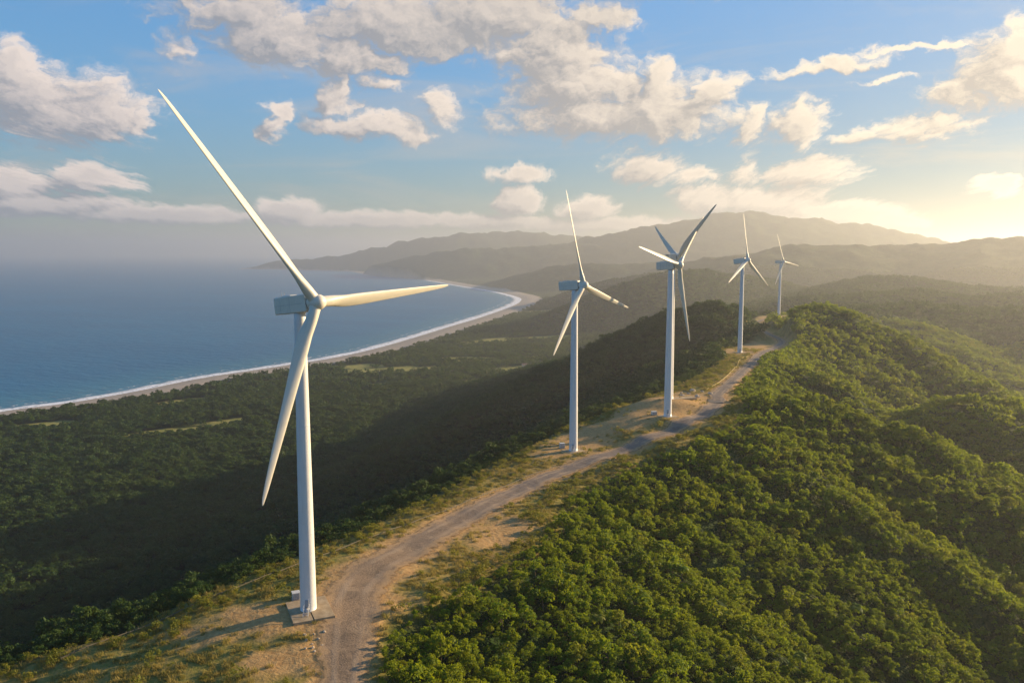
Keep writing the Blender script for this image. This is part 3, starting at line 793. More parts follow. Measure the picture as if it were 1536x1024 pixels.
BL_S = np.array([0, .012, .035, .06, .10, .15, .20, .26, .34, .44, .55, .66, .76, .85, .92, .965, .99, 1.0])
BL_C = np.array([2.45, 2.45, 2.45, 2.5, 2.7, 2.9, 3.02, 2.98, 2.78, 2.46, 2.15, 1.85, 1.56, 1.28, 1.0, .72, .42, .12])
BL_T = np.array([1, 1, .99, .9, .66, .48, .38, .33, .28, .25, .22, .20, .19, .18, .18, .18, .18, .2])
BL_W = np.radians(np.array([14, 14, 14, 14, 13.5, 12.5, 11, 9, 7, 5, 3.4, 2.2, 1.2, .5, 0, -.3, -.3, -.3]))
def blade_mesh(Rb, pitch, bend, k=1.0):
    n = 28; rings = []
    th = np.linspace(0, 2*math.pi, n, endpoint=False)
    s_f = np.unique(np.r_[np.linspace(0, .3, 14), np.linspace(.3, 1, 22), .97, .985, .994])
    for s in s_f:
        c = np.interp(s, BL_S, BL_C)*k; t = np.interp(s, BL_S, BL_T); w = np.interp(s, BL_S, BL_W)+pitch
        circ = float(1-sstep(.03, .17, s))
        # airfoil-like loop: x along the chord (leading edge at +), y thickness
        xc = np.cos(th)
        xx = (xc+1)/2                                  # 1 = leading edge, 0 = trailing
        prof = np.sign(np.sin(th))*(np.sqrt(np.clip(xx*(1-xx), 0, 1))*2)*((1-circ)*(.35+.75*xx)/1.0+circ)
        px = (xc/2 + (1-circ)*(-.18))*c
        py = prof*t*c/2 + (1-circ)*.03*c*(1-(2*xx-1)**2)
        x = px*math.cos(w)-py*math.sin(w); y = px*math.sin(w)+py*math.cos(w)
        y = y + bend*s*s
        rings.append(np.stack([x, y, np.full(n, 1.3+s*(Rb-1.3))], -1))
    V = np.concatenate(rings); m = len(rings)
    i = np.arange(m-1)[:, None]*n; j = np.arange(n)[None]; jn = (j+1) % n
    F = np.stack([i+j, i+jn, i+n+jn, i+n+j], -1).reshape(-1, 4)
    F = np.vstack([F, [[(m-1)*n+q, (m-1)*n+q+1, (m-1)*n+n-2-q, (m-1)*n+n-1-q] for q in range(n//2-1)]])
    me = np_mesh('blade', V, F, True, M_BLADE)
    return me

def turbine(xy, zrel, psi, tilt, blades, label, over=4.7, bend=1.4, pitch=R(18), door_az=-100, detail=True, hub_h=80.2, nac_l=7.9, bmat=None):
    """psi: compass of the rotor axis from -Y towards +X; blades: (angle in the rotor plane, length)"""
    root = empty('wind_turbine', (xy[0], xy[1], ZC+zrel))
    tag(root, label, 'wind turbine', 'white wind turbines along the ridge')
    psi = R(psi); tl = R(tilt)
    ax0 = Vector((math.sin(psi), -math.cos(psi), 0)); ax = (ax0*math.cos(tl)+Vector((0, 0, math.sin(tl)))).normalized()
    side = Vector((math.cos(psi), math.sin(psi), 0)); up = side.cross(ax)
    if up.z < 0: up = -up
    # tower
    bm = bmesh.new()
    prof = [(2.28, -1.5), (2.28, .06), (2.16, .08), (2.16, .30), (2.06, .32)]
    H = hub_h-2.1
    for q in np.linspace(.02, 1, 28): prof.append((2.06-(2.06-1.42)*q**1.1, .32+(H-.32)*q))
    add_lathe(bm, prof, n=56)
    tw = bm_obj('tower', bm, M_TOWER, root)
    bm = bmesh.new()
    for hz in (21.0, 49.0):
        rr_ = 2.06-(.64)*((hz-.32)/(H-.32))**1.1
        add_lathe(bm, [(rr_+.004, hz-.12), (rr_+.03, hz-.10), (rr_+.03, hz+.10), (rr_+.004, hz+.12)], n=56, cap0=False, cap1=False)
    bm_obj('section_flange', bm, M_TOWER, tw)
    da = R(door_az); dv = Vector((math.cos(da), math.sin(da), 0)); dr = Matrix.Rotation(da, 3, 'Z')
    bm = bmesh.new(); add_box(bm, dv*2.06+Vector((0, 0, 2.75)), (.22, .95, 2.1), dr, .06)
    dd = bm_obj('door', bm, M_GREYP, tw)
    if detail:
        bm = bmesh.new(); add_box(bm, dv*2.19+dr@Vector((0, .34, 0))+Vector((0, 0, 2.7)), (.05, .05, .22), dr); bm_obj('handle', bm, M_STEEL, tw)
    # entrance steps
    bm = bmesh.new()
    add_box(bm, dv*2.75+Vector((0, 0, 1.62)), (1.2, 1.3, .10), dr)
    for q in range(6): add_box(bm, dv*(3.5+.28*q)+Vector((0, 0, 1.38-.24*q)), (.28, 1.1, .06), dr)
    for sd_ in (-.62, .62):
        o_ = dr @ Vector((0, sd_, 0))
        for a_, b_ in ((2.3, 1.65), (3.3, 1.65)): add_tube(bm, dv*a_+o_+Vector((0, 0, 0)), dv*a_+o_+Vector((0, 0, 2.7)), .05)
        add_tube(bm, dv*2.3+o_+Vector((0, 0, 2.7)), dv*3.3+o_+Vector((0, 0, 2.7)), .05)
        add_tube(bm, dv*3.3+o_+Vector((0, 0, 2.7)), dv*4.95+o_+Vector((0, 0, 1.15)), .05)
        add_tube(bm, dv*4.95+o_+Vector((0, 0, 0)), dv*4.95+o_+Vector((0, 0, 1.15)), .05)
        add_tube(bm, dv*3.3+o_+Vector((0, 0, 1.55)), dv*4.95+o_+Vector((0, 0, .12)), .06)
    bm_obj('entrance_steps', bm, M_STEEL, root)
    # nacelle, in the frame: X = axis, Z = up
    F3 = Matrix((ax, side*-1, up)).transposed()
    if F3.determinant() < 0: F3 = Matrix((ax, side, up)).transposed()
    hubp = Vector((0, 0, hub_h)) + ax0*over
    MN = Matrix.Translation(hubp) @ F3.to_4x4()
    bm = bmesh.new()
    secs = [(-over-nac_l, 1.6, -1.75, 2.15), (-over-nac_l+.35, 1.76, -1.98, 2.32), (-over-1.2, 1.8, -2.05, 2.38), (-2.6, 1.76, -2.0, 2.32), (-2.15, 1.6, -1.8, 2.1)]
    rings = []
    for x_, hw, z0, z1 in secs:
        b_ = .28
        loop = [(-hw+b_, z0), (hw-b_, z0), (hw-.08, z0+.08), (hw, z0+b_), (hw, (z0+z1)/2), (hw, z1-b_), (hw-.08, z1-.08), (hw-b_, z1), (-hw+b_, z1), (-hw+.08, z1-.08), (-hw, z1-b_), (-hw, (z0+z1)/2), (-hw, z0+b_), (-hw+.08, z0+.08)]
        rings.append([bm.verts.new(MN @ Vector((x_, a_, c_))) for a_, c_ in loop])
    for r0, r1 in zip(rings, rings[1:]):
        for i in range(len(r0)):
            j = (i+1) % len(r0); bm.faces.new((r0[i], r0[j], r1[j], r1[i]))
    bm.faces.new(rings[0]); bm.faces.new(list(reversed(rings[-1])))
    bmesh.ops.recalc_face_normals(bm, faces=bm.faces)
    nac = bm_obj('nacelle', bm, M_NAC, root, smooth=False)
    if detail:
        rot = F3
        bm = bmesh.new()
        xm = -over-nac_l/2+.3; ln = nac_l+over-4.0
        for s_ in (-1, 1):
            add_box(bm, MN @ Vector((-over-nac_l/2+1.6, s_*1.80, .15)), (ln, .05, .06), rot)
            add_box(bm, MN @ Vector((-over-1.6, s_*1.80, .05)), (.06, .05, 3.7), rot)
            add_box(bm, MN @ Vector((-over-nac_l+2.6, s_*1.78, .05)), (.06, .05, 3.6), rot)
        bm_obj('panel_seam', bm, M_STEEL, nac)
        bm = bmesh.new()
        add_box(bm, MN @ Vector((-over-3.6, 0, 2.44)), (3.4, 2.3, .24), rot, .05)
        bm_obj('roof_hatch', bm, M_NAC, nac)
        bm = bmesh.new()
        for q, hh in ((-.45, 1.6), (.45, 1.1)):
            p0 = MN @ Vector((-over-nac_l+1.9, q, 2.25)); p1 = MN @ Vector((-over-nac_l+1.9, q, 2.35+hh))
            add_tube(bm, p0, p1, .06, .04); add_box(bm, p1, (.45, .07, .07), rot)
        bm_obj('weather_mast', bm, M_STEEL, nac)
    bm = bmesh.new()                                     # yaw collar between tower and nacelle
    add_lathe(bm, [(1.5, hub_h-2.5), (1.58, hub_h-2.3), (1.58, hub_h-1.8)], n=40, cap0=False, cap1=False)
    bm_obj('yaw_ring', bm, M_DARK, root)
    # hub and spinner
    MH = MN @ Matrix.Rotation(R(90), 4, 'Y')           # local Z -> axis
    bm = bmesh.new()
    add_lathe(bm, [(1.72, -1.75), (1.9, -1.55), (1.98, -.9), (1.98, .5), (1.88, 1.1), (1.62, 1.65), (1.2, 2.1), (.62, 2.38), (.12, 2.45)], MH, 44)
    for a_, L_ in blades:
        rd = side*math.cos(R(a_))+up*math.sin(R(a_))
        q = rd.to_track_quat('Z', 'Y').to_matrix().to_4x4()
        add_lathe(bm, [(1.42, 0), (1.42, 1.85), (1.36, 1.98), (1.30, 2.08)], Matrix.Translation(hubp) @ q, 36)
    hub = bm_obj('rotor_hub', bm, M_NAC, root)
    mod = hub.modifiers.new('edges', 'EDGE_SPLIT'); mod.split_angle = R(40)
    bm = bmesh.new()
    add_lathe(bm, [(1.62, -2.35), (1.62, -1.7)], MH, 40)
    bm_obj('bearing_gap', bm, M_DARK, hub)
    bm = bmesh.new()
    for a_, L_ in blades:
        rd = side*math.cos(R(a_))+up*math.sin(R(a_))
        q = rd.to_track_quat('Z', 'Y').to_matrix().to_4x4()
        add_lathe(bm, [(1.19, 2.02), (1.22, 2.03), (1.22, 2.2), (1.19, 2.21)], Matrix.Translation(hubp) @ q, 36, False, False)
    bm_obj('blade_collar', bm, M_DARK, hub)
    for a_, L_ in blades:
        rd = (side*math.cos(R(a_))+up*math.sin(R(a_))).normalized()
        tg = ax.cross(rd)
        M = Matrix((tg, ax, rd)).transposed().to_4x4(); M.translation = hubp
        b = link('blade', blade_mesh(L_, pitch, bend, 1.12 if bmat else 1.0), root)
        if bmat: b.data.materials[0] = bmat
        b.matrix_local = M
    return root

turbine(T1, -92.7, 54, 7, [(127.6, 57.9), (2.9, 49.7), (-115.8, 49.6)], 'nearest and largest white wind turbine, standing on a square concrete pad left of the track', over=6.4, bend=0.0, door_az=-85, hub_h=80.2, bmat=M_BLADE_OLD)
turbine(T2, -96.2, 55, 5, [(102.9, 44.9), (-16.5, 46.6), (-135.2, 42.7)], 'second white turbine along the track, one blade almost straight up, small cabinet at its foot', bend=0.0)
turbine(T3, -87.6, 48, 4, [(42.4, 38.3), (-78.4, 41.2), (165.8, 38.3)], 'third white turbine, its tower just in front of another one, one sunlit blade pointing left', bend=0.0)
turbine(T3B, -83.7, 110, 5, [(33.0, 33.0), (142.5, 45.0), (266, 42.0)], 'white turbine mostly hidden behind the third tower, its two upper blades dark and shaded', bend=2.4, hub_h=79.9, over=3.6, nac_l=3.4)
turbine(T4, -88.2, 47, 8, [(89.4, 40.5), (-34.2, 41), (-154.1, 42)], 'slim white turbine on the bare pad where the track bends before the hills', bend=0.0, detail=False)
turbine(T5, -96.1, 42, 5, [(110.1, 42.6), (-8.6, 43.5), (-128.7, 41.6)], 'farthest and smallest white turbine, in golden haze on a saddle between two hills', bend=0.0, detail=False)

# ------------------------------------------------------------------ things at the tower feet
pad = empty('concrete_pad', (-52.4, 198.4, gz(-52.4, 198.4)), R(-66))
tag(pad, 'square two-level concrete pad under the nearest turbine', 'concrete pad')
for cy_, wy, hz in ((2.55, 5.2, .42), (-2.75, 5.0, .34)):
    bm = bmesh.new(); add_box(bm, Vector((0, cy_, hz/2-.9+.45)), (13.2, wy, hz+.9), None, .05); bm_obj('slab', bm, M_CONC, pad, False)
def small_pad(xy, sx, sy, rz, label):
    o_ = link('concrete_pad', None) if False else None
    bm = bmesh.new(); add_box(bm, Vector((0, 0, -.3)), (sx, sy, 1.1), None, .05)
    o_ = bm_obj('concrete_pad', bm, M_CONC, None, False); o_.location = (xy[0], xy[1], gz(*xy)); o_.rotation_euler[2] = R(rz)
    tag(o_, label, 'concrete pad')
small_pad(T2, 9, 8, 30, 'low concrete footing under the second turbine')
small_pad(T3, 9, 8, 25, 'low concrete footing under the third turbine beside the track')
small_pad((97, 452), 17, 6.5, 20, 'long pale concrete slab at the foot of the half-hidden turbine')
small_pad(T4, 9, 8, 10, 'concrete footing under the turbine at the bend before the hills')

def cabinet(xy, rz, w, d, h, label, extra=False):
    root = empty('transformer_cabinet', (xy[0], xy[1], gz(*xy)), R(rz)); tag(root, label, 'cabinet', 'electrical cabinets beside the towers')
    bm = bmesh.new(); add_box(bm, Vector((0, 0, -.1)), (w+.7, d+.7, .7)); bm_obj('plinth', bm, M_CONC, root, False)
    bm = bmesh.new(); add_box(bm, Vector((0, 0, .25+h/2)), (w, d, h), None, .04); bm_obj('body', bm, M_CAB, root, False)
    bm = bmesh.new(); add_box(bm, Vector((0, 0, .25+h+.1)), (w+.25, d+.25, .18), None, .05); bm_obj('roof', bm, M_CAB, root, False)
    for s_ in (-1, 1):
        bm = bmesh.new(); add_box(bm, Vector((s_*w/4, -d/2-.02, .3+h/2)), (w/2-.12, .06, h-.3), None, .015); dr_ = bm_obj('door', bm, M_GREYP, root, False)
        bm = bmesh.new(); add_box(bm, Vector((s_*.12, -d/2-.07, .3+h/2)), (.05, .05, .25)); bm_obj('handle', bm, M_DARK, dr_, False)
    bm = bmesh.new()
    for q in range(7): add_box(bm, Vector((w/2+.12, -d/2+.25+q*(d-.5)/6, .3+h*.5)), (.26, .06, h*.7))
    bm_obj('cooling_fin', bm, M_STEEL, root, False)
cabinet((-58.0, 205.6), 24, 1.9, 1.7, 1.9, 'pale transformer cabinet on the corner of the nearest concrete pad', True)
cabinet((-56.0, 208.4), 24, 1.5, 1.5, 2.1, 'pale switch cabinet just behind the transformer at the nearest tower')
cabinet((24.6, 384.6), 15, 2.2, 2.0, 2.2, 'pale transformer cabinet left of the second tower')
cabinet((76.3, 422.9), 15, 2.6, 2.0, 1.5, 'low pale cabinet left of the third tower')

def guardrail(P, label, col, spacing=3.0, beam_h=.34):
    m = paint('rail_paint_'+label.split()[0], col, .6, .25)
    L = resample([(p[0], p[1], 0) for p in P], spacing)
    zz = height(L[:, 0], L[:, 1])
    root = empty('guardrail', (L[0, 0], L[0, 1], zz[0])); tag(root, label, 'guardrail')
    o0 = np.array([L[0, 0], L[0, 1], zz[0]])
    pts = np.stack([L[:, 0], L[:, 1], zz], -1)-o0
    d = np.gradient(pts, axis=0); d /= np.linalg.norm(d, axis=1)[:, None]
    nr = np.stack([d[:, 1], -d[:, 0], 0*d[:, 0]], -1)
    prof = [(0, .50), (.07, .55), (.07, .60), (.02, .64), (.07, .68), (.07, .73), (0, .78), (-.04, .78), (-.04, .50)]
    V = []; n = len(prof)
    for p, q in zip(pts, nr): V += [p+q*a+np.array([0, 0, b]) for a, b in prof]
    m_ = len(pts); i = np.arange(m_-1)[:, None]*n; j = np.arange(n)[None]; jn = (j+1) % n
    link('beam', np_mesh('beam', V, np.stack([i+j, i+jn, i+n+jn, i+n+j], -1).reshape(-1, 4), False, m), root)
    bm = bmesh.new(); add_box(bm, Vector((-.14, 0, .2)), (.14, .16, 1.5)); me = bpy.data.meshes.new('post'); bm.to_mesh(me); bm.free(); me.materials.append(m)
    for p, q in list(zip(pts, nr))[:98]:
        o = link('post', me, root); o.location = p; o.rotation_euler[2] = math.atan2(q[1], q[0])
guardrail([(-107.4, 180.9), (-93, 196.2), (-78.5, 212.7), (-64, 230), (-46.5, 254.5), (-28.7, 280.4), (-13.2, 304.4), (3, 330), (20, 352)], 'long weathered steel guardrail along the left edge of the near crest', (.15, .125, .075), 3.0)
guardrail([(121.5, 492.2), (140.5, 529), (168, 594.3), (184, 640), (198, 664)], 'yellowish guardrail along the left edge of the track before the far bend', (.55, .42, .14), 3.6)

# culvert slab across the bend
bm = bmesh.new(); add_box(bm, Vector((0, 0, 0)), (8.0, 8.5, .5), None, .03); add_box(bm, Vector((0, 4.9, .04)), (9.2, .6, .6)); add_box(bm, Vector((0, -4.9, .04)), (9.2, .6, .6))
m_, nt_, o_ = material('worn_asphalt'); gp = nt_.new('ShaderNodeNewGeometry').outputs['Position']
principled(nt_, o_, nt_.mix(nt_.noise(gp, 1.2, 5, .6).outputs['Fac'], (.10, .09, .085), (.17, .15, .13)), .9, .2)
o = bm_obj('road_slab', bm, m_, None, False); o.location = (117.6, 456, gz(117.6, 456)+.08); o.rotation_euler[2] = R(-14); tag(o, 'dark slab set across the track at the bend', 'road slab')

# boulders
m_, nt_, o_ = material('pale_rock'); gp = nt_.new('ShaderNodeNewGeometry').outputs['Position']
rn = nt_.noise(gp, 1.1, 6, .65).outputs['Fac']
principled(nt_, o_, nt_.mix(rn, (.30, .23, .16), (.56, .48, .38)), .9, .2, nt_.bump(rn, .6, .4)); M_ROCK = m_
def boulder(xy, s, seed, label, group=None):
    bm = bmesh.new(); bmesh.ops.create_icosphere(bm, subdivisions=3, radius=1)
    r = np.random.default_rng(seed); of = r.random(2)*50; k = r.uniform(.75, 1.25, 3)
    V = np.array([v.co for v in bm.verts])
    n = fbm(V[:, 0]*1.2+of[0]+V[:, 2], V[:, 1]*1.2+of[1]-V[:, 2]*.7, 3)
    for v, q in zip(bm.verts, n): v.co = Vector((v.co.x*k[0], v.co.y*k[1], v.co.z*k[2]*.7))*(s*(1+.45*q))
    o = bm_obj('boulder', bm, M_ROCK, None, False); o.location = (xy[0], xy[1], gz(*xy)+s*.15); o.rotation_euler[2] = r.random()*6
    tag(o, label, 'boulder', group)
boulder((112, 490), 2.2, 1, 'largest pale boulder on the edge behind the half-hidden turbine')
boulder((110, 468), 1.9, 2, 'whitish boulder between the concrete slab and the bend of the track')
for q, xy in enumerate([(104, 484), (107.5, 480), (117, 486), (102, 473), (120, 478)]):
    boulder(xy, .9+.15*q, 10+q, 'small pale rock on the bare ground behind the half-hidden turbine', 'rocks by the bend')
for q, xy in enumerate([(-48.5, 186.5), (-47, 184.8), (-49.8, 184.0), (-46.2, 187.6), (-48, 182.6), (-45.5, 182.4), (-50.6, 186), (-47.4, 181), (-46.6, 179.4), (-49, 180.4)]):
    boulder(xy, .3+.05*(q % 4), 30+q, 'small grey stone in the rubble strip in front of the nearest pad', 'rubble by the nearest pad')

# houses on the plain
def house_set():
    walls = [paint('house_wall_%s' % n, c, .8, .3) for n, c in (('cream', (.62, .55, .45)), ('white', (.7, .68, .64)), ('ochre', (.5, .36, .22)))]
    roofs = [paint('house_roof_%s' % n, c, .6, .3) for n, c in (('rust', (.36, .13, .07)), ('grey', (.42, .40, .38)), ('brown', (.26, .15, .10)))]
    M_WIN = paint('dark_window', (.03, .035, .04), .2)
    k = 0
    for x_, y_, w, d, h, rz, wi, ri, lb in [
        (18, 1548, 16, 9, 4.5, 10, 0, 0, 'cream house with a rust red roof, left end of the hamlet'), (34, 1543, 12, 9, 4, -8, 1, 0, 'white house with a red roof in the middle of the hamlet'),
        (46, 1556, 18, 10, 5, 20, 1, 1, 'long white house with a grey roof behind the hamlet'), (28, 1575, 11, 8, 4, 40, 2, 2, 'ochre house with a brown roof set back among trees'),
        (58, 1535, 10, 8, 4, 5, 0, 1, 'small cream house with a grey roof, right end of the hamlet'), (70, 1690, 15, 10, 5, 0, 1, 0, 'white farmhouse with a red roof beside the pale field'),
        (28, 1712, 12, 9, 4, 15, 0, 2, 'cream farmhouse with a brown roof at the back of the pale field'), (2, 1530, 11, 8, 4, 30, 1, 1, 'white cottage with a grey roof apart on the left of the hamlet'),
        (-302, 462, 7, 5, 3, 20, 2, 2, 'small ochre hut in a clearing of the shaded valley forest')]:
        root = empty('house', (x_, y_, gz(x_, y_)), R(rz)); tag(root, lb, 'house', 'houses on the plain')
        bm = bmesh.new(); add_box(bm, Vector((0, 0, h/2-.5)), (w, d, h+1))
        for s_ in (-1, 1):
            a_ = [bm.verts.new((s_*w/2, -d/2, h)), bm.verts.new((s_*w/2, d/2, h)), bm.verts.new((s_*w/2, 0, h+d*.26))]; bm.faces.new(a_)
        bm_obj('wall', bm, walls[wi], root, False)
        bm = bmesh.new(); an = math.atan2(d*.26, d/2); ln = math.hypot(d*.26, d/2)+.7
        for s_ in (-1, 1):
            add_box(bm, Vector((0, s_*(d/4+.25), h+d*.13-.08)), (w+1.2, ln, .22), Matrix.Rotation(-s_*an, 3, 'X'))
        bm_obj('roof', bm, roofs[ri], root, False)
        bm = bmesh.new(); add_box(bm, Vector((0, -d/2-.03, 1.1)), (1.1, .12, 2.2)); bm_obj('door', bm, roofs[2], root, False)
        for s_ in (-1, 1):
            bm = bmesh.new(); add_box(bm, Vector((s_*w*.3, -d/2-.03, 1.7)), (1.5, .12, 1.3)); bm_obj('window', bm, M_WIN, root, False)
house_set()

# ------------------------------------------------------------------ light levels
HAZE, HAZE_TOP = 9.5e-5, 690.0
SKY_STRENGTH, SUN_POWER, SUN_COL = .105, 5.0, (1.0, .74, .42)
CLOUD_GAIN, EXPOSURE = .40, 1.22

# ------------------------------------------------------------------ air
m, nt, out = material('sea_haze')
pv = nt.new('ShaderNodeVolumePrincipled')
pv.inputs['Color'].default_value = (.66, .69, .74, 1); pv.inputs['Density'].default_value = HAZE
pv.inputs['Anisotropy'].default_value = .54
nt.l.new(pv.outputs[0], out.inputs['Volume'])
bm = bmesh.new(); add_box(bm, Vector((0, 0, (HAZE_TOP-5)/2)), (92000, 92000, HAZE_TOP+5))
o = bm_obj('haze', bm, m, None, False); tag(o, kind='stuff', label='thin golden sea haze over the hills and bay', cat='haze')

# ------------------------------------------------------------------ sky
w = bpy.data.worlds.new('World'); scn.world = w; w.use_nodes = True
nt = NT(w.node_tree); nt.n.clear()
wo = nt.new('ShaderNodeOutputWorld'); bg = nt.new('ShaderNodeBackground')
sky = nt.new('ShaderNodeTexSky', sky_type='NISHITA', sun_disc=False)
sky.sun_elevation = R(SUN_EL); sky.sun_rotation = R(SUN_AZ); sky.altitude = 200
sky.air_density = 1.0; sky.dust_density = .1; sky.ozone_density = 4.0
dirn = nt.new('ShaderNodeTexCoord').outputs['Generated']
sx = nt.new('ShaderNodeSeparateXYZ'); nt.l.new(dirn, sx.inputs[0])
az = nt.m('MULTIPLY', nt.m('ARCTAN2', sx.outputs[0], sx.outputs[1]), 57.29578)
el = nt.m('MULTIPLY', nt.m('ARCSINE', sx.outputs[2]), 57.29578)
P0 = nt.xyz(az, el)
CLOUDS = [(-29.9, 9, 4.7, 2.4, 1), (-26.7, 8.3, 3.8, 1.6, 1), (-31.1, 10.4, 2.1, 1.8, 1), (-23.7, 7.8, 1, 0.9, 0.8), (-27.6, 4.5, 2.6, 1.1, 1), (-31.7, 3.6, 2.4, 1.4, 1.2), (-30.2, 2.8, 6, 0.75, 1.35), (-23.1, 2.3, 6.2, 0.62, 1.2), (-15.3, 2.6, 2.2, 1, 1.35), (-9.7, 2.1, 7.9, 0.62, 1.125), (-1.8, 2, 7.1, 0.5, 1.05), (-18.5, 15, 4.7, 1.6, 0.8), (-15.2, 13.9, 4.8, 2, 1), (-11.3, 12.7, 4, 1.3, 1), (-7.7, 14.9, 6.9, 1.9, 1), (-1.3, 15.6, 6, 2.2, 1), (2.9, 13.5, 4.1, 2.3, 1), (6, 15.3, 2.7, 1, 0.9), (4.3, 11.2, 5, 2.2, 1), (5.2, 9.3, 5.9, 1.7, 1), (9.8, 9.3, 5.8, 1.8, 1.1), (10.6, 11.2, 2.2, 1.6, 1), (14, 10.4, 1.9, 1.3, 1), (-11.8, 10.3, 1.7, 1.5, 0.85), (-10.3, 8.4, 3.9, 0.9, 0.85), (-7.6, 7.9, 1.6, 0.7, 0.8), (-16.1, 8.4, 1.1, 1.1, 0.85), (-21.9, 12.6, 1.3, 0.8, 0.5), (-4.8, 9.6, 1.5, 1.3, 0.65), (-8.7, 11.1, 1.1, 0.5, 0.6), (19.6, 8.1, 1.9, 1.8, 1), (16, 8.4, 1.7, 1.1, 0.9), (9.8, 5.7, 2.3, 1.3, 1), (13.2, 5.1, 1.9, 0.6, 0.8), (0.1, 5.3, 2, 0.7, 0.8), (0.3, 3.4, 1.7, 1, 1.275), (16.5, 5.4, 1.1, 1.3, 0.6), (20.1, 5.1, 2.5, 1.1, 0.95), (30.9, 11.3, 2.6, 2, 1.1), (32, 9.5, 2.9, 1.7, 1), (28.9, 9.4, 2.4, 1.2, 0.8), (26.5, 7.7, 2.9, 0.7, 0.8), (23.4, 7.4, 1.7, 0.4, 0.6), (20.9, 11.7, 3.7, 0.4, 0.75), (25.9, 12.3, 2.9, 0.3, 0.7), (23.7, 10.5, 1.9, 0.2, 0.5), (17.4, 3.3, 3.8, 1.1, 1.5), (22.1, 2.3, 3.9, 0.88, 1.5), (25.5, 1.8, 1.9, 0.5, 1.2), (13.5, 3.3, 2, 1.2, 1.2), (5.3, 2.9, 2, 0.75, 1.05), (6.2, 1.8, 10, 0.5, 1.05), (30.8, 3.8, 1.4, 0.75, 1.35), (-36.7, 7.2, 4.4, 1.8, 1), (-36.2, 2.5, 6.6, 0.75, 1.35), (36.9, 11.4, 3.4, 2.1, 1), (37.8, 6.4, 3.3, 1.1, 0.9), (10.5, 18.7, 8.5, 1.9, 0.9), (-20.4, 18.3, 8.4, 1.8, 0.9)]
LOW = nt.ramp(el, 1.0, 9.0, .28, 1.0)
def cloud_density(P):
    # billow the outlines: push the coordinates about before measuring
    st = nt.vm('MULTIPLY', P, (1.0, 1.45, 1.0)); amp = nt.xyz(LOW, LOW, LOW)
    w1 = nt.noise(st, .22, 3, .55, dims='2D').outputs['Color']
    w2 = nt.noise(st, .75, 4, .6, dims='2D').outputs['Color']
    Q = nt.vm('ADD', P, nt.vm('MULTIPLY', nt.vm('SUBTRACT', w1, (.5, .5, .5)), nt.vm('MULTIPLY', (5.0, 2.2, 0), amp)))
    Q = nt.vm('ADD', Q, nt.vm('MULTIPLY', nt.vm('SUBTRACT', w2, (.5, .5, .5)), nt.vm('MULTIPLY', (1.9, 1.2, 0), amp)))
    S = None
    for ca, ce, ra, re, am in CLOUDS:
        q = nt.vm('MULTIPLY', nt.vm('SUBTRACT', Q, (ca, ce, 0)), (1/(ra*1.12), 1/(re*1.12), 0))
        f = nt.m('MULTIPLY_ADD', nt.vm('LENGTH', q), -am, am)
        S = f if S is None else nt.m('SMOOTH_MAX', S, f, .12)
    S = nt.m('MAXIMUM', S, -.8)
    vo = nt.noise(nt.vm('MULTIPLY', Q, (1.0, 1.7, 1.0)), nt.ramp(el, 1.0, 9.0, 1.1, .55), 9, .66, dims='2D').outputs['Fac']
    return nt.m('ADD', S, nt.m('MULTIPLY', nt.m('SUBTRACT', vo, .465), 1.25)), vo
d0, v0 = cloud_density(P0)
d1, v1 = cloud_density(nt.vm('ADD', P0, (.42, .36, 0)))
d2, v2 = cloud_density(nt.vm('ADD', P0, (1.5, 1.2, 0)))
alpha = nt.ramp(d0, -.12, .52)
alpha = nt.m('MULTIPLY', alpha, nt.ramp(el, .2, 1.4))
lit = nt.ramp(nt.m('ADD', nt.m('MULTIPLY', nt.m('SUBTRACT', d0, d1), .9), nt.m('MULTIPLY', nt.m('SUBTRACT', d0, d2), .75)), -.36, .72, smooth=False)
thick = nt.ramp(d0, .15, .95, 1.0, .62)
lit = nt.m('MULTIPLY', nt.m('MULTIPLY', lit, thick), nt.m('MULTIPLY', nt.ramp(el, 11, 19, 1.0, .62), nt.ramp(el, 1.2, 4.5, .6, 1.0)))
warm = nt.ramp(az, -28, 30)
c_lit = nt.mix(warm, (1.12, .95, .84), (1.25, 1.06, .82))
c_sh = nt.mix(warm, (.33, .36, .42), (.50, .47, .44))
ccol = nt.mix(lit, c_sh, nt.vm('SCALE', c_lit, scale=nt.ramp(el, 1.5, 6, 1.2, 1.0)))
ccol = nt.vm('SCALE', ccol, scale=CLOUD_GAIN/SKY_STRENGTH)
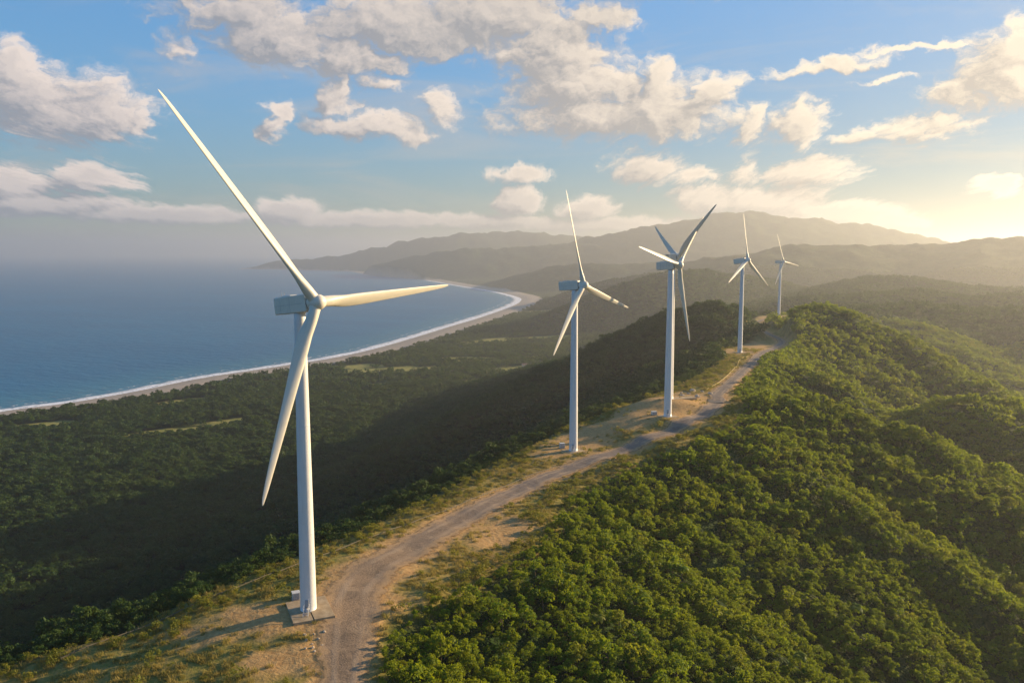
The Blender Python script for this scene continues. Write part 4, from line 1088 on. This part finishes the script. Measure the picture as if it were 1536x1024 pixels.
# thin high cirrus veil
ci = nt.noise(nt.vm('MULTIPLY', P0, (.05, .30, 1)), 1.0, 6, .6, dims='2D', dist=.6).outputs['Fac']
veil = nt.m('MULTIPLY', nt.ramp(ci, .45, .75), nt.m('MULTIPLY', nt.ramp(el, 1, 5), nt.ramp(el, 22, 9)))
hs = nt.new('ShaderNodeHueSaturation'); hs.inputs['Saturation'].default_value = 1.12; hs.inputs['Hue'].default_value = .496; nt.l.new(sky.outputs[0], hs.inputs['Color'])
lum = nt.m('MAXIMUM', nt.vm('DOT_PRODUCT', hs.outputs[0], (.3, .5, .2)), .001)
soft = nt.vm('SCALE', hs.outputs[0], scale=nt.m('DIVIDE', nt.m('SMOOTH_MIN', lum, 1.6, 1.2), lum))
base = nt.mix(nt.m('MULTIPLY', veil, .38), soft, nt.vm('SCALE', c_lit, scale=.62*CLOUD_GAIN/SKY_STRENGTH))
nt.put(bg.inputs['Color'], nt.mix(alpha, base, ccol)); bg.inputs['Strength'].default_value = SKY_STRENGTH
nt.l.new(bg.outputs[0], wo.inputs[0])

sl = bpy.data.lights.new('sun', 'SUN'); sl.energy = SUN_POWER; sl.angle = R(.5); sl.color = SUN_COL
so = bpy.data.objects.new('sun', sl); COL.objects.link(so); so.location = (600, 200, 900)
so.rotation_euler = sun_dir.to_track_quat('Z', 'Y').to_euler()

# ------------------------------------------------------------------ camera and render settings
cd = bpy.data.cameras.new('camera'); cam = bpy.data.objects.new('camera', cd); COL.objects.link(cam)
cam.location = (0, 0, ZC); cam.rotation_euler = (R(90)-PIT, 0, 0)
cd.sensor_width = 36; cd.lens = 36*1200/1536; cd.clip_start = 1; cd.clip_end = 120000
scn.camera = cam
scn.view_settings.view_transform = 'Standard'; scn.view_settings.look = 'None'
scn.view_settings.exposure = EXPOSURE; scn.view_settings.gamma = 1
scn.render.engine = 'CYCLES'
cy = scn.cycles
cy.max_bounces = 6; cy.diffuse_bounces = 2; cy.glossy_bounces = 2; cy.transmission_bounces = 3; cy.transparent_max_bounces = 12; cy.volume_bounces = 1
cy.use_denoising = True
cy.sample_clamp_indirect = 4
